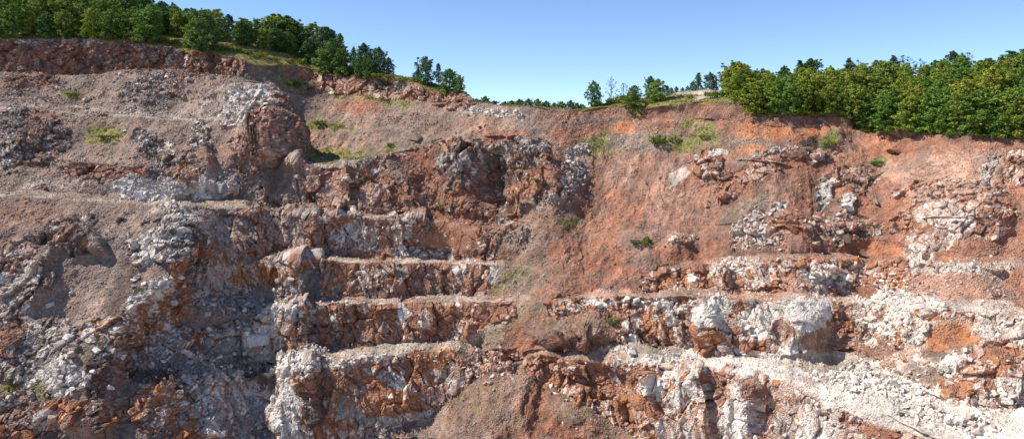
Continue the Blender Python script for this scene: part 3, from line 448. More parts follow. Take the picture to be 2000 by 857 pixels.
# small stones showing in the soil
d1, d2, H, V = worley((P0 + warp * .3) / .33, 500)
sh = h01(rehash(H, 5)); dens = g['rub'] * .55 * sstep(.35, .6, fbm(P0 / 1.6, 3, 390)) + g['rub'] * .12
isst = ((sh < dens) & (d1 < .42)).astype(f32) * (1 - rm)
stc = pick(h01(rehash(H, 6))) * .5 + np.array([.42, .35, .30], f32) * .5
sc_ = sc_ * (1 - isst[:, None] * .8) + stc * isst[:, None] * .8
P += N2 * (isst * .10)[:, None]
# dust lies on the flatter faces of the rock
dust = sstep(.62, .9, N2[:, 2] + (n_b - .5) * .5) * .75
rcd = rc * (1 - dust[:, None]) + (sc_ * .6 + rc * .4) * dust[:, None]
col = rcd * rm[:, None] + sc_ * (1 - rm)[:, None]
# grass cover on the ground itself
gm = sstep(.40, .60, fbm(P0 / 1.4, 4, 395) * .6 + g['gr'] * .55)
gm = gm * (g['gr'] > .06)
gcol = np.array([.22, .21, .075], f32) * (.7 + .6 * fbm(P0 / .8, 3, 396))[:, None] + sstep(.5, .7, fbm(P0 / 3, 3, 397))[:, None] * np.array([.10, .055, .0], f32)
col = col * (1 - gm[:, None] * .85) + gcol * gm[:, None] * .85
col = np.clip(col, .01, .78)

me = bpy.data.meshes.new('terrain')
idx = np.arange(NR * NC, dtype=np.int32).reshape(NR, NC)
quads = np.stack([idx[:-1, :-1], idx[:-1, 1:], idx[1:, 1:], idx[1:, :-1]], -1).reshape(-1, 4)
def fill_mesh(me, V, F, smooth=True, mats=None):
    k = F.shape[1]; me.vertices.add(len(V)); me.vertices.foreach_set('co', np.ascontiguousarray(V, f32).ravel())
    me.loops.add(F.size); me.loops.foreach_set('vertex_index', np.ascontiguousarray(F, np.int32).ravel())
    me.polygons.add(len(F)); me.polygons.foreach_set('loop_start', np.arange(0, F.size, k, dtype=np.int32))
    me.polygons.foreach_set('loop_total', np.full(len(F), k, np.int32))
    me.polygons.foreach_set('use_smooth', np.full(len(F), smooth, bool))
    me.update(calc_edges=True)
def add_col(me, c, name='Col', dom='POINT'):
    a = me.attributes.new(name, 'FLOAT_COLOR', dom); c4 = np.ones((len(c), 4), f32); c4[:, :3] = c; a.data.foreach_set('color', c4.ravel())
fill_mesh(me, P, quads, smooth=False)
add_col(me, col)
a = me.attributes.new('rk', 'FLOAT', 'POINT'); a.data.foreach_set('value', rm.astype(f32))
ter = bpy.data.objects.new('terrain', me); COL.objects.link(ter); ter['kind'] = 'structure'
ter['label'] = 'terraced red and white rock face of an open quarry with benches and debris slopes'

# ------------------------------------------------------------------ materials
def nodes(name):
    m = bpy.data.materials.new(name); m.use_nodes = True; t = m.node_tree; t.nodes.clear()
    o = t.nodes.new('ShaderNodeOutputMaterial'); b = t.nodes.new('ShaderNodeBsdfPrincipled'); t.links.new(b.outputs[0], o.inputs[0])
    b.inputs['Roughness'].default_value = .92; b.inputs['Specular IOR Level'].default_value = .15
    return m, t, b
def mk(t, kind, **kw):
    n = t.nodes.new(kind)
    for k, v in kw.items(): setattr(n, k, v)
    return n
M = {}
m, t, b = nodes('quarry_ground'); M['ground'] = m
at = mk(t, 'ShaderNodeAttribute', attribute_name='Col'); ge = mk(t, 'ShaderNodeNewGeometry')
n_ = mk(t, 'ShaderNodeTexNoise'); n_.inputs['Scale'].default_value = 3.2; n_.inputs['Detail'].default_value = 6; n_.inputs['Roughness'].default_value = .7
t.links.new(ge.outputs['Position'], n_.inputs['Vector'])
mr = mk(t, 'ShaderNodeMapRange'); mr.inputs['From Min'].default_value = .3; mr.inputs['From Max'].default_value = .7; mr.inputs['To Min'].default_value = .68; mr.inputs['To Max'].default_value = 1.3
t.links.new(n_.outputs['Fac'], mr.inputs['Value'])
vm = mk(t, 'ShaderNodeVectorMath', operation='SCALE'); t.links.new(at.outputs['Color'], vm.inputs[0]); t.links.new(mr.outputs[0], vm.inputs['Scale'])
t.links.new(vm.outputs[0], b.inputs['Base Color'])
vo = mk(t, 'ShaderNodeTexVoronoi', feature='F1'); vo.inputs['Scale'].default_value = 4.5; t.links.new(ge.outputs['Position'], vo.inputs['Vector'])
ad = mk(t, 'ShaderNodeMath', operation='ADD'); t.links.new(n_.outputs['Fac'], ad.inputs[0]); t.links.new(vo.outputs['Distance'], ad.inputs[1])
bu = mk(t, 'ShaderNodeBump'); bu.inputs['Strength'].default_value = .9; bu.inputs['Distance'].default_value = .2
t.links.new(ad.outputs[0], bu.inputs['Height']); t.links.new(bu.outputs[0], b.inputs['Normal'])
me.materials.append(m)
m, t, b = nodes('pit_floor'); b.inputs['Base Color'].default_value = (.33, .25, .2, 1)
gm_ = bpy.data.meshes.new('ground'); gm_.from_pydata([(-6000, -6000, -72), (6000, -6000, -72), (6000, 6000, -72), (-6000, 6000, -72)], [], [(0, 1, 2, 3)])
gm_.materials.append(m); go = bpy.data.objects.new('ground', gm_); COL.objects.link(go); go['kind'] = 'structure'
# ------------------------------------------------------------------ leaf, bark, stone materials
def attr_mat(name, attr, lo, hi, scale, rough=.9, objcol=False, transl=0, bump=0):
    m, t, b = nodes(name); b.inputs['Roughness'].default_value = rough
    at = mk(t, 'ShaderNodeAttribute', attribute_name=attr); src = at.outputs['Color']
    if objcol:
        oi = mk(t, 'ShaderNodeObjectInfo'); mx = mk(t, 'ShaderNodeMix', data_type='RGBA', blend_type='MULTIPLY'); mx.inputs[0].default_value = 1
        t.links.new(src, mx.inputs[6]); t.links.new(oi.outputs['Color'], mx.inputs[7]); src = mx.outputs[2]
    ge = mk(t, 'ShaderNodeNewGeometry'); n_ = mk(t, 'ShaderNodeTexNoise'); n_.inputs['Scale'].default_value = scale; n_.inputs['Detail'].default_value = 4
    t.links.new(ge.outputs['Position'], n_.inputs['Vector'])
    mr = mk(t, 'ShaderNodeMapRange'); mr.inputs['From Min'].default_value = .3; mr.inputs['From Max'].default_value = .7; mr.inputs['To Min'].default_value = lo; mr.inputs['To Max'].default_value = hi
    t.links.new(n_.outputs['Fac'], mr.inputs['Value'])
    vm = mk(t, 'ShaderNodeVectorMath', operation='SCALE'); t.links.new(src, vm.inputs[0]); t.links.new(mr.outputs[0], vm.inputs['Scale'])
    t.links.new(vm.outputs[0], b.inputs['Base Color'])
    if transl:
        tr = mk(t, 'ShaderNodeBsdfTranslucent'); t.links.new(vm.outputs[0], tr.inputs['Color']); ms = mk(t, 'ShaderNodeMixShader'); ms.inputs[0].default_value = transl
        out = [n for n in t.nodes if n.type == 'OUTPUT_MATERIAL'][0]
        t.links.new(b.outputs[0], ms.inputs[1]); t.links.new(tr.outputs[0], ms.inputs[2]); t.links.new(ms.outputs[0], out.inputs[0])
    if bump:
        bu = mk(t, 'ShaderNodeBump'); bu.inputs['Distance'].default_value = bump; bu.inputs['Strength'].default_value = .7
        t.links.new(n_.outputs['Fac'], bu.inputs['Height']); t.links.new(bu.outputs[0], b.inputs['Normal'])
    M[name] = m; return m
attr_mat('stone', 'Col', .75, 1.2, 3.0, bump=.1)
attr_mat('boulder_stone', 'Col', .7, 1.2, 2.2, bump=.12, objcol=True)
attr_mat('leaf', 'Col', .85, 1.15, .7, rough=.6, objcol=True, transl=.22)
attr_mat('blade', 'Col', .8, 1.2, .5, transl=.15)
m, t, b = nodes('bark'); M['bark'] = m
n_ = mk(t, 'ShaderNodeTexNoise'); n_.inputs['Scale'].default_value = 5; cr = mk(t, 'ShaderNodeValToRGB')
cr.color_ramp.elements[0].color = (.06, .045, .035, 1); cr.color_ramp.elements[1].color = (.2, .16, .13, 1)
t.links.new(n_.outputs['Fac'], cr.inputs['Fac']); t.links.new(cr.outputs[0], b.inputs['Base Color'])

rng = np.random.default_rng(7)
def rotmats(n, full=True):
    q = rng.normal(size=(n, 4)); 
    if not full: q[:, 1:3] *= .25
    q /= np.linalg.norm(q, axis=1, keepdims=True); a, b, c, d = q.T
    return np.stack([1 - 2 * (c * c + d * d), 2 * (b * c - a * d), 2 * (b * d + a * c), 2 * (b * c + a * d), 1 - 2 * (b * b + d * d), 2 * (c * d - a * b), 2 * (b * d - a * c), 2 * (c * d + a * b), 1 - 2 * (b * b + c * c)], 1).reshape(n, 3, 3)
def hull(npts, sx, sy, sz, seed, bevel=0):
    r = random.Random(seed); bm = bmesh.new()
    for _ in range(npts):
        v = Vector([r.gauss(0, 1) for _ in range(3)]); v.normalize()
        v = Vector([max(-.72, min(.72, c * 1.15)) for c in v]) * (.85 + .3 * r.random()); bm.verts.new((v.x * sx, v.y * sy, v.z * sz))
    res = bmesh.ops.convex_hull(bm, input=bm.verts); 
    bmesh.ops.delete(bm, geom=[e for e in res['geom_interior'] if isinstance(e, bmesh.types.BMVert)], context='VERTS')
    if bevel:
        bmesh.ops.bevel(bm, geom=bm.edges[:], offset=bevel, segments=1, affect='EDGES', profile=.5)
    bmesh.ops.triangulate(bm, faces=bm.faces[:]); bm.verts.index_update()
    V = np.array([v.co[:] for v in bm.verts], f32); F = np.array([[v.index for v in f.verts] for f in bm.faces], np.int32); bm.free(); return V, F
HULLS = [hull(11, 1, .8 + .3 * (k % 3) / 2, .55 + .12 * (k % 4), 100 + k) for k in range(14)]

# ------------------------------------------------------------------ which ground point shows at a photo pixel
QX = 1000 + P[:, 0] / P[:, 1] * FPX; QY = HPY - P[:, 2] / P[:, 1] * FPX
ok = (QX > -60) & (QX < 2060) & (QY > -100) & (QY < 900) & (P[:, 1] > 20)
zi = np.full((420, 900), -1, np.int64)
ii = np.where(ok)[0]; o_ = ii[np.argsort(-P[ii, 1])]
zi[((QY[o_] + 110) / 2.5).astype(int), ((QX[o_] + 70) / 2.5).astype(int)] = o_
def at(x, y):
    r, c = int((y + 110) / 2.5), int((x + 70) / 2.5)
    for d in range(0, 12):
        s = zi[max(r - d, 0):r + d + 1, max(c - d, 0):c + d + 1]
        if (s >= 0).any():
            s = s[s >= 0]; return int(s[np.argmin(P[s, 1])])
    return None
hrow0 = int(np.where(np.array(rows_S) == S['h1'])[0][0]); brow0 = int(np.where(np.array(rows_S) == S['back'])[0][0]); erow = int(np.where(np.array(rows_S) == S['back2'])[0][0])
def hill(x, t):
    c = int(np.argmin(np.abs(px - x)))
    r = hrow0 + t * (brow0 - hrow0) if t <= 1 else brow0 + (t - 1) * (erow - brow0)
    return P[int(r) * NC + c].astype(float)

# ------------------------------------------------------------------ loose rubble: nobody could count it
G3 = P.reshape(NR, NC, 3)
area = np.zeros((NR, NC)); du = np.linalg.norm(G3[:, 1:] - G3[:, :-1], axis=2); dv = np.linalg.norm(G3[1:] - G3[:-1], axis=2)
area[:-1, :-1] = np.minimum(du[:-1], .8) * np.minimum(dv[:, :-1], .8); area = area.ravel()
inb = (PX > -150) & (PX < 2150) & ~hillm
flat = np.clip(N2[:, 2] * 1.6 + .1, .12, 1)
def scatter(n, wgt):
    wgt = wgt * area * inb; c = np.cumsum(wgt); return np.searchsorted(c, rng.random(n) * c[-1])
def rocks(name, n, wgt, smin, smax, pw, lab, sink=.25):
    ix = scatter(n, wgt); sz = smin * (smax / smin) ** (rng.random(n) ** pw)
    Rm = rotmats(n); Vs, Fs, Cs = [], [], []; off = 0
    base = pick(rng.random(n).astype(f32)) if False else None
    r_ = np.clip(rng.random(n), 0, .9999); idt = (r_[:, None] > cum[ix]).sum(1).clip(0, 5)
    bc = np.array([ROCKC[t] for t in types])[idt] * .65 + soil[ix] * .35
    bc = bc * (.75 + .5 * rng.random((n, 1)))
    kind = rng.integers(0, len(HULLS), n)
    for k, (hv, hf) in enumerate(HULLS):
        s = np.where(kind == k)[0]
        if not len(s): continue
        v = np.einsum('nij,nvj->nvi', Rm[s], hv[None] * (sz[s, None, None] * (1 + .4 * (rng.random((len(s), 1, 3)) - .5))))
        v = v + (P[ix[s]] + N2[ix[s]] * (sz[s] * sink)[:, None])[:, None]
        Fs.append((hf[None] + (off + np.arange(len(s)) * len(hv))[:, None, None]).reshape(-1, 3)); Vs.append(v.reshape(-1, 3)); Cs.append(np.repeat(bc[s], len(hv), 0)); off += len(s) * len(hv)
    me = bpy.data.meshes.new(name); fill_mesh(me, np.concatenate(Vs), np.concatenate(Fs), smooth=False); add_col(me, np.clip(np.concatenate(Cs), .02, .8)); me.materials.append(M['stone'])
    o = bpy.data.objects.new(name, me); COL.objects.link(o); o['kind'] = 'stuff'; o['label'] = lab; return o
clump = sstep(.42, .62, fbm(P0 / 2.0, 3, 600)); 
rocks('rubble', 30000, (g['rub'] ** 1.5 * (.1 + clump) + .012) * flat * (1 - .5 * rm), .08, .32, 2.0, 'loose broken stone lying over the benches and debris slopes')
rocks('broken_stone', 5500, (np.clip(g['rub'] - .75, 0, 1) * (.1 + clump) + .01 * rm * (flat > .7)) * flat, .28, .75, 2.0, 'blocky broken stone heaped on the white piles and bench edges')

# ------------------------------------------------------------------ grass and dry weeds
def tufts(name, n, wgt, h0, h1, c0, c1, lab, wd=.05, blades=6):
    ix = scatter_any(n, wgt); nb = n * blades; ixb = np.repeat(ix, blades)
    a = rng.random(nb) * 2 * math.pi; lean = .25 + .6 * rng.random(nb); h = h0 + (h1 - h0) * rng.random(nb)
    base = P[ixb] + np.stack([np.cos(a), np.sin(a), a * 0], 1) * (.16 * rng.random(nb))[:, None]; base[:, 2] -= .03
    d = np.stack([np.cos(a) * lean, np.sin(a) * lean, np.ones(nb)], 1) * h[:, None]; sd_ = np.stack([-np.sin(a), np.cos(a), a * 0], 1) * (wd * (.7 + .6 * rng.random(nb)))[:, None]
    V = np.stack([base - sd_, base + sd_, base + d], 1).reshape(-1, 3); F = np.arange(nb * 3).reshape(-1, 3)
    k = np.repeat(rng.random(n), blades)[:, None]; c = np.array(c0) * (1 - k) + np.array(c1) * k; c = c * (.75 + .5 * rng.random((nb, 1)))
    me = bpy.data.meshes.new(name); fill_mesh(me, V, F, smooth=False); add_col(me, np.repeat(c, 3, 0)); me.materials.append(M['blade'])
    o = bpy.data.objects.new(name, me); COL.objects.link(o); o['kind'] = 'stuff'; o['label'] = lab; return o
def scatter_any(n, wgt):
    wgt = wgt * area * ((PX > -100) & (PX < 2100)); c = np.cumsum(wgt); return np.searchsorted(c, rng.random(n) * c[-1])
gn = sstep(.35, .6, fbm(P0 / 1.5, 3, 610))
tufts('grass', 30000, np.where(g['gr'] > .5, (.1 + gn) * g['gr'] * (~np.isin(SG, [S['back'], S['back2']])), 0), .16, .42, (.17, .19, .05), (.38, .33, .12), 'short yellow-green grass along the cliff tops and in patches on the slopes', wd=.06)
tufts('dry_weeds', 22000, np.where((g['gr'] > .03) & (g['gr'] <= .8), gn * g['gr'], 0) + .05 * (g['rub'] > .1) * (g['rub'] < .5) * (1 - rm) * gn * inb, .12, .38, (.25, .20, .15), (.28, .26, .12), 'sparse dry weeds on the debris slopes', wd=.035, blades=5)

# ------------------------------------------------------------------ trees
def tube(pts, rad, n=6):
    pts = np.array(pts, float); V = []; F = []
    for i, p in enumerate(pts):
        d = pts[min(i + 1, len(pts) - 1)] - pts[max(i - 1, 0)]; d /= np.linalg.norm(d) + 1e-9
        u = np.cross(d, [0, 0, 1] if abs(d[2]) < .9 else [1, 0, 0]); u /= np.linalg.norm(u); v = np.cross(d, u)
        for k in range(n):
            a = 2 * math.pi * k / n; V.append(p + (u * math.cos(a) + v * math.sin(a)) * rad[i])
    for i in range(len(pts) - 1):
        for k in range(n): F.append([i * n + k, i * n + (k + 1) % n, (i + 1) * n + (k + 1) % n, (i + 1) * n + k])
    return np.array(V), np.array(F)
def join(parts):
    Vs, Fs, o = [], [], 0
    for V, F in parts: Vs.append(V); Fs.append(F + o); o += len(V)
    return np.concatenate(Vs), np.concatenate(Fs)
def leaves(clumps, per, size, r, cvar, tips):
    """clumps: list of (centre, radius, flatness); many leaf-sized faces on and in each clump"""
    Vs, Cs = [], []
    for (c, rad, fl, tone) in clumps:
        n = per; d = r.normal(size=(n, 3)); d /= np.linalg.norm(d, axis=1, keepdims=True)
        rr = rad * (.35 + .65 * r.random((n, 1)) ** .6); p = c + d * rr * np.array([1, 1, fl]); 
        nor = d * .7 + np.array([0, 0, .6]) + r.normal(size=(n, 3)) * .55; nor /= np.linalg.norm(nor, axis=1, keepdims=True)
        u = np.cross(nor, r.normal(size=(n, 3))); u /= np.linalg.norm(u, axis=1, keepdims=True); v = np.cross(nor, u)
        s = size * (.6 + .8 * r.random((n, 1))); w_ = s * .62
        Vs.append(np.stack([p - u * s, p - v * w_ , p + u * s, p + v * w_], 1).reshape(-1, 3))
        col = np.array([1, 1, 1]) * (1 + (r.random((n, 1)) - .5) * cvar); col = col * (1 - tone) + col * np.array(tips) * tone
        Cs.append(np.repeat(col, 4, 0))
    V = np.concatenate(Vs); return V, np.arange(len(V)).reshape(-1, 4), np.concatenate(Cs)
def make_proto(kind, seed):
    r = np.random.default_rng(seed); H = 9.0; cl = []
    lean = r.normal(size=2) * .25
    if kind == 'broad': nC, W, z0, per, sz = 120, 3.2, .06, 62, .16
    elif kind == 'cone': nC, W, z0, per, sz = 66, 2.1, .10, 48, .16
    elif kind == 'slim': nC, W, z0, per, sz = 42, 1.5, .18, 48, .16
    elif kind == 'sparse': nC, W, z0, per, sz = 34, 2.9, .22, 26, .13
    lob = r.random(6) * 2 * math.pi; la = .75 + .5 * r.random(6)
    for k in range(nC):
        t = (k + r.random()) / nC; 
        if kind == 'cone': prof = (1 - t) ** .75 * 1.02 + .08
        elif kind == 'slim': prof = math.sin(math.pi * min(1, .12 + .9 * t)) ** .6
        else: prof = (math.sin(math.pi * min(1, .26 + .66 * t)) ** .55)
        az = k * 2.39996 + r.normal() * .3
        gap = .78 + .26 * math.sin(az * 2 + lob[0]) * math.sin(t * 7 + lob[1]) + .22 * math.sin(az * 3 + lob[2] + t * 5)
        rad_ = W * prof * gap * (r.random() ** .35 if t < .93 else r.random() * .5)
        c = np.array([math.cos(az) * rad_ + lean[0] * t, math.sin(az) * rad_ + lean[1] * t, H * (z0 + (1 - z0) * t * .97) - .12 * rad_])
        cr = {'broad': .70, 'cone': .58, 'slim': .52, 'sparse': .62}[kind] * (.65 + .6 * r.random()) * (.72 if t > .9 else 1)
        cl.append((c, cr, .62 + .25 * r.random(), r.random() ** 1.6))
    # side shoots and twigs that break the outline
    for k in range(nC // 3):
        c, cr, fl, tn = cl[r.integers(0, nC)]; d = c - np.array([0, 0, H * .5]); d /= np.linalg.norm(d) + 1e-6
        cl.append((c + d * cr * 1.1 + r.normal(size=3) * .15, cr * .42, .8, tn))
    V, F, Cc = leaves(cl, per, sz, r, .5, (1.5, 1.36, .9))
    cm = bpy.data.meshes.new(kind + '_crown'); fill_mesh(cm, V, F, smooth=False); add_col(cm, Cc); cm.materials.append(M['leaf'])
    top = H * .86; path = [(lean[0] * s + .12 * math.sin(3 * s + seed), lean[1] * s, top * s) for s in np.linspace(0, 1, 7)]; path[0] = (0, 0, -.6)
    parts = [tube(path, [.24, .19, .16, .13, .10, .06, .03])]
    for k in range(9 if kind != 'sparse' else 16):
        j = r.integers(0, nC); c = cl[j][0]; s = max(.12, (c[2] - 1.2) / top * .8); s = min(s, .9)
        b0 = np.array([lean[0] * s, lean[1] * s, top * s]); mid = (b0 + c) / 2 + [0, 0, .25]; parts.append(tube([b0, mid, c], [.07, .045, .015], 4))
    V, F = join(parts); tm = bpy.data.meshes.new(kind + '_trunk'); fill_mesh(tm, V, F, smooth=True); tm.materials.append(M['bark'])
    return cm, tm
PRO = {'broad': [make_proto('broad', 11 + k) for k in range(6)], 'cone': [make_proto('cone', 31 + k) for k in range(3)], 'slim': [make_proto('slim', 51 + k) for k in range(2)], 'sparse': [make_proto('sparse', 71 + k) for k in range(2)]}
TINT = {'yellow-green': (.170, .225, .038), 'olive green': (.130, .185, .038), 'mid green': (.105, .185, .040), 'dark green': (.070, .135, .045), 'blue-green': (.055, .095, .055), 'grey-green': (.10, .13, .09), 'golden green': (.205, .225, .042)}
rnd = random.Random(5)
def tree(loc, h, w, kind, tint, label, group, name='broadleaf_tree', sink=.15):
    """h: height in m; w: crown width in m"""
    cm, tm = rnd.choice(PRO[kind]); W0 = {'broad': 6.3, 'cone': 4.4, 'slim': 3.2, 'sparse': 6.2}[kind]
    e = bpy.data.objects.new(name, None); COL.objects.link(e); e.location = (loc[0], loc[1], loc[2] - sink)
    e.rotation_euler = (0, 0, rnd.random() * 6.28); e.scale = (w / W0, w / W0, h / 9.0)
    e['label'] = label; e['category'] = 'tree'
    if group: e['group'] = group
    for nm, me in (('crown', cm), ('trunk', tm)):
        o = bpy.data.objects.new(nm, me); COL.objects.link(o); o.parent = e
        if nm == 'crown':
            c = TINT[tint]; k = 1.12 + .3 * rnd.random(); o.color = (c[0] * k * (.94 + .12 * rnd.random()), c[1] * k, c[2] * k, 1)
    return e
ORD = 'first second third fourth fifth sixth seventh eighth ninth tenth eleventh twelfth thirteenth fourteenth fifteenth sixteenth seventeenth eighteenth nineteenth twentieth'.split()
def ordn(i):
    if i < 20: return ORD[i]
    return ('twenty-' + ORD[i - 20]) if i < 29 else 'thirtieth'
def hpx(loc, topy): return ((HPY - topy) / FPX * loc[1] - loc[2])
def row(x0, x1, step, tf, hgt, where, group, tints, kinds, jx=.35, wk=.86):
    xs = []; x = x0
    while x <= x1: xs.append(x + rnd.uniform(-jx, jx) * step); x += step
    for i, x in enumerate(xs):
        t = tf(x) + rnd.uniform(-.03, .03); loc = hill(x, max(.01, t)); h = hgt(x, loc) * rnd.uniform(.88, 1.1)
        kind = rnd.choice(kinds); tint = rnd.choice(tints); wr = wk * rnd.uniform(.85, 1.15) * (.8 if kind == 'cone' else .62 if kind == 'slim' else 1)
        shape = {'broad': 'round', 'cone': 'conical', 'slim': 'slender', 'sparse': 'thin-leaved'}[kind]
        tree(loc, h, h * wr, kind, tint, f'{tint} {shape} tree, {ordn(i)} from left, {where}', group)
ip = lambda pts: (lambda x: float(np.interp(x, [p[0] for p in pts], [p[1] for p in pts])))
LS = ip([(-60,-80),(250,-18),(320,0),(370,14),(420,16),(450,36),(472,44),(490,30),(540,30),(570,38),(600,50),(625,42),(650,56),(680,86),(720,90),(750,102),(780,128)])
RS = ip([(1425,160),(1460,138),(1500,120),(1540,128),(1580,108),(1610,130),(1650,112),(1700,108),(1740,100),(1785,100),(1820,118),(1860,98),(1890,94),(1930,108),(1960,98),(2000,84),(2060,70)])
LT, RT = ['dark green', 'mid green', 'olive green', 'yellow-green', 'mid green', 'olive green'], ['yellow-green', 'olive green', 'yellow-green', 'olive green', 'mid green', 'golden green']
K1, K2 = ['broad'], ['broad'] * 7 + ['cone']
LG, RG = 'trees of the forest on the left hillside', 'trees of the forest on the right clifftop'
fl = lambda a, b: (lambda x, l: rnd.uniform(a, b))
row(-40, 235, 31, lambda x: .05, fl(7.2, 10), 'front row above left red scarp', LG, LT, K1)
row(-30, 300, 33, lambda x: .22, fl(8.5, 10.5), 'second row above left red scarp', LG, LT, K1)
row(285, 400, 32, lambda x: .62, fl(6.5, 8.0), 'row behind left grassy gap', LG, LT, K1)
row(-40, 330, 34, lambda x: .45, fl(9, 11), 'third row of left forest', LG, LT, K1)
row(-20, 420, 33, lambda x: .8, fl(9, 11), 'fourth row of left forest', LG, LT, K1)
row(262, 470, 26, lambda x: 1.06, lambda x, l: max(6, hpx(l, LS(x))), 'skyline row of left forest', LG, ['dark green', 'mid green', 'blue-green'], K2)
row(484, 640, 30, lambda x: ip([(480,.8),(560,.72),(600,.5),(640,.2)])(x), fl(7.0, 8.5), 'front row above golden grass', LG, ['olive green', 'yellow-green', 'mid green', 'dark green'], K1, wk=1.0)
row(480, 660, 27, lambda x: 1.08, lambda x, l: max(6.0, hpx(l, LS(x))), 'back row above golden grass', LG, ['dark green', 'mid green', 'olive green', 'yellow-green'], K1, wk=1.0)
row(652, 735, 24, lambda x: .06, lambda x, l: max(5, hpx(l, LS(x) + 22)), 'front clump at left forest tip', LG, ['dark green', 'dark green', 'mid green'], K1, wk=.9)
row(645, 770, 22, lambda x: .8, lambda x, l: max(3.5, hpx(l, LS(x))), 'back clump at left forest tip', LG, ['dark green', 'blue-green', 'mid green'], K2)
row(700, 760, 24, lambda x: .5, lambda x, l: max(3.5, hpx(l, LS(x) + 8)), 'bare-twigged clump at left forest tip', LG, ['blue-green', 'grey-green'], ['sparse', 'broad'])
row(1436, 1660, 29, lambda x: .02, lambda x, l: rnd.uniform(6.5, 8.0), 'front row above orange right scar', RG, ['yellow-green', 'olive green', 'mid green', 'golden green'], K1, wk=1.0)
row(1660, 2040, 33, lambda x: .03, lambda x, l: rnd.uniform(7.0, 9.0), 'front row along right cliff edge', RG, ['olive green', 'yellow-green', 'mid green'], K1, wk=.95)
row(1450, 2040, 35, lambda x: .22, fl(6.8, 8.6), 'second row of right forest', RG, RT, K1, wk=.9)
row(1445, 2040, 34, lambda x: .42, fl(6.5, 8.4), 'third row of right forest', RG, RT, K1, wk=.9)
row(1440, 2040, 33, lambda x: .64, fl(6.2, 8.0), 'fourth row of right forest', RG, RT, K1, wk=.9)
row(1436, 2040, 31, lambda x: .85, lambda x, l: max(6, hpx(l, RS(x) + 16)), 'fifth row of right forest', RG, RT, K1)
row(1440, 2040, 30, lambda x: 1.02, lambda x, l: max(5.5, hpx(l, RS(x) + 6)), 'skyline row of right forest', RG, ['dark green', 'dark green', 'blue-green'], ['cone', 'broad', 'broad', 'broad', 'slim', 'sparse'])
def one(x, t, top, wpx, kind, tint, label, group=None, name='broadleaf_tree'):
    loc = hill(x, t); h = max(.8, hpx(loc, top)); tree(loc, h, wpx / FPX * loc[1], kind, tint, label, group, name)
one(404, .07, 26, 72, 'broad', 'dark green', 'big dark green round tree alone on the grassy edge of the left scarp')
one(376, .16, 44, 42, 'broad', 'olive green', 'smaller olive tree just left of the big dark tree on the scarp edge')
one(281, .06, 14, 66, 'broad', 'mid green', 'tall green tree at the scarp edge beside the left grassy gap')
one(832, .35, 110, 46, 'broad', 'dark green', 'dark green round tree standing apart on the ridge between forest and gap')
one(812, .3, 138, 20, 'broad', 'blue-green', 'low blue-green tree left of the lone dark ridge tree')
one(857, .8, 122, 18, 'slim', 'blue-green', 'thin distant tree between the two lone ridge trees')
one(876, .15, 134, 50, 'broad', 'mid green', 'green round tree with yellow side above the ridge end')
one(897, .2, 146, 26, 'broad', 'olive green', 'narrow olive tree on the right flank of the ridge-end tree')
for i, (x, tp, w_) in enumerate([(933,192,24),(947,188,28),(966,196,26),(986,198,24),(1000,196,28),(1016,193,26),(1033,192,26),(1049,193,26),(1066,197,24),(1082,200,22),(1098,197,26),(1113,196,26),(1127,200,24),(1140,203,20)]):
    one(x, 1.25 + .2 * (i % 2), tp, w_ * 1.15, 'broad', ['dark green', 'mid green', 'blue-green'][i % 3], f'{["dark green","mid green","blue-green"][i % 3]} tree, {ordn(i)} from left, low treeline behind central gap', 'distant treeline behind the central gap')
one(1163, .5, 158, 34, 'broad', 'dark green', 'compact dark tree at the left end of the right grassy rise')
one(1194, .7, 150, 30, 'sparse', 'grey-green', 'grey half-bare tree behind the golden grassy rise')
one(1218, .8, 160, 26, 'sparse', 'blue-green', 'thin blue-green tree right of the grey half-bare tree')
one(1238, .9, 166, 30, 'broad', 'mid green', 'low green tree right of the thin blue-green tree on the rise')
one(1270, .8, 148, 30, 'broad', 'dark green', 'dark tree behind the yellow-green tree on the rise')
one(1284, .35, 154, 44, 'broad', 'olive green', 'yellow-green round tree with dark right side on the grassy rise')
one(1236, .04, 178, 40, 'broad', 'olive green', 'bushy olive tree growing at the lip left of the dark red bank')
for i, (x, tp) in enumerate([(1304,166),(1312,170),(1322,168),(1333,170),(1343,167)]):
    one(x, 1.15, tp, 11, 'broad', 'blue-green', f'tiny far tree, {ordn(i)} from the left above the stony field', 'tiny far trees above the stony field')
one(1352, 1.05, 158, 16, 'broad', 'dark green', 'small dark tree left of the pine-like tree above the stony field')
one(1364, 1.05, 141, 26, 'cone', 'dark green', 'dark pine-like tree on the skyline above the stony field')
one(1390, 1.02, 142, 34, 'broad', 'dark green', 'dark round tree on the skyline right of the pine-like tree')
one(1419, 1.02, 142, 20, 'slim', 'blue-green', 'slender blue-green tree on the skyline left of the right forest')
one(1437, .9, 156, 30, 'broad', 'olive green', 'olive tree at the sloping left end of the right forest')

# ------------------------------------------------------------------ shrubs
def shrub_mesh(seed):
    r = np.random.default_rng(seed); cl = []
    for k in range(22):
        az = k * 2.4; q = r.random() ** .5; cl.append((np.array([math.cos(az) * q * .8, math.sin(az) * q * .8, .25 + .55 * r.random() * (1 - q * .5)]), .24 * (.7 + .6 * r.random()), .7, r.random() ** 1.5))
    V, F, Cc = leaves(cl, 34, .075, r, .5, (1.5, 1.25, .75)); cm = bpy.data.meshes.new('shrub_foliage'); fill_mesh(cm, V, F, smooth=False); add_col(cm, Cc); cm.materials.append(M['leaf'])
    V, F = join([tube([(0, 0, -.2), (math.cos(a) * .2, math.sin(a) * .2, .25), (math.cos(a) * .5, math.sin(a) * .5, .6)], [.03, .022, .008], 4) for a in r.random(7) * 6.28]); tm = bpy.data.meshes.new('shrub_stems'); fill_mesh(tm, V, F); tm.materials.append(M['bark'])
    return cm, tm
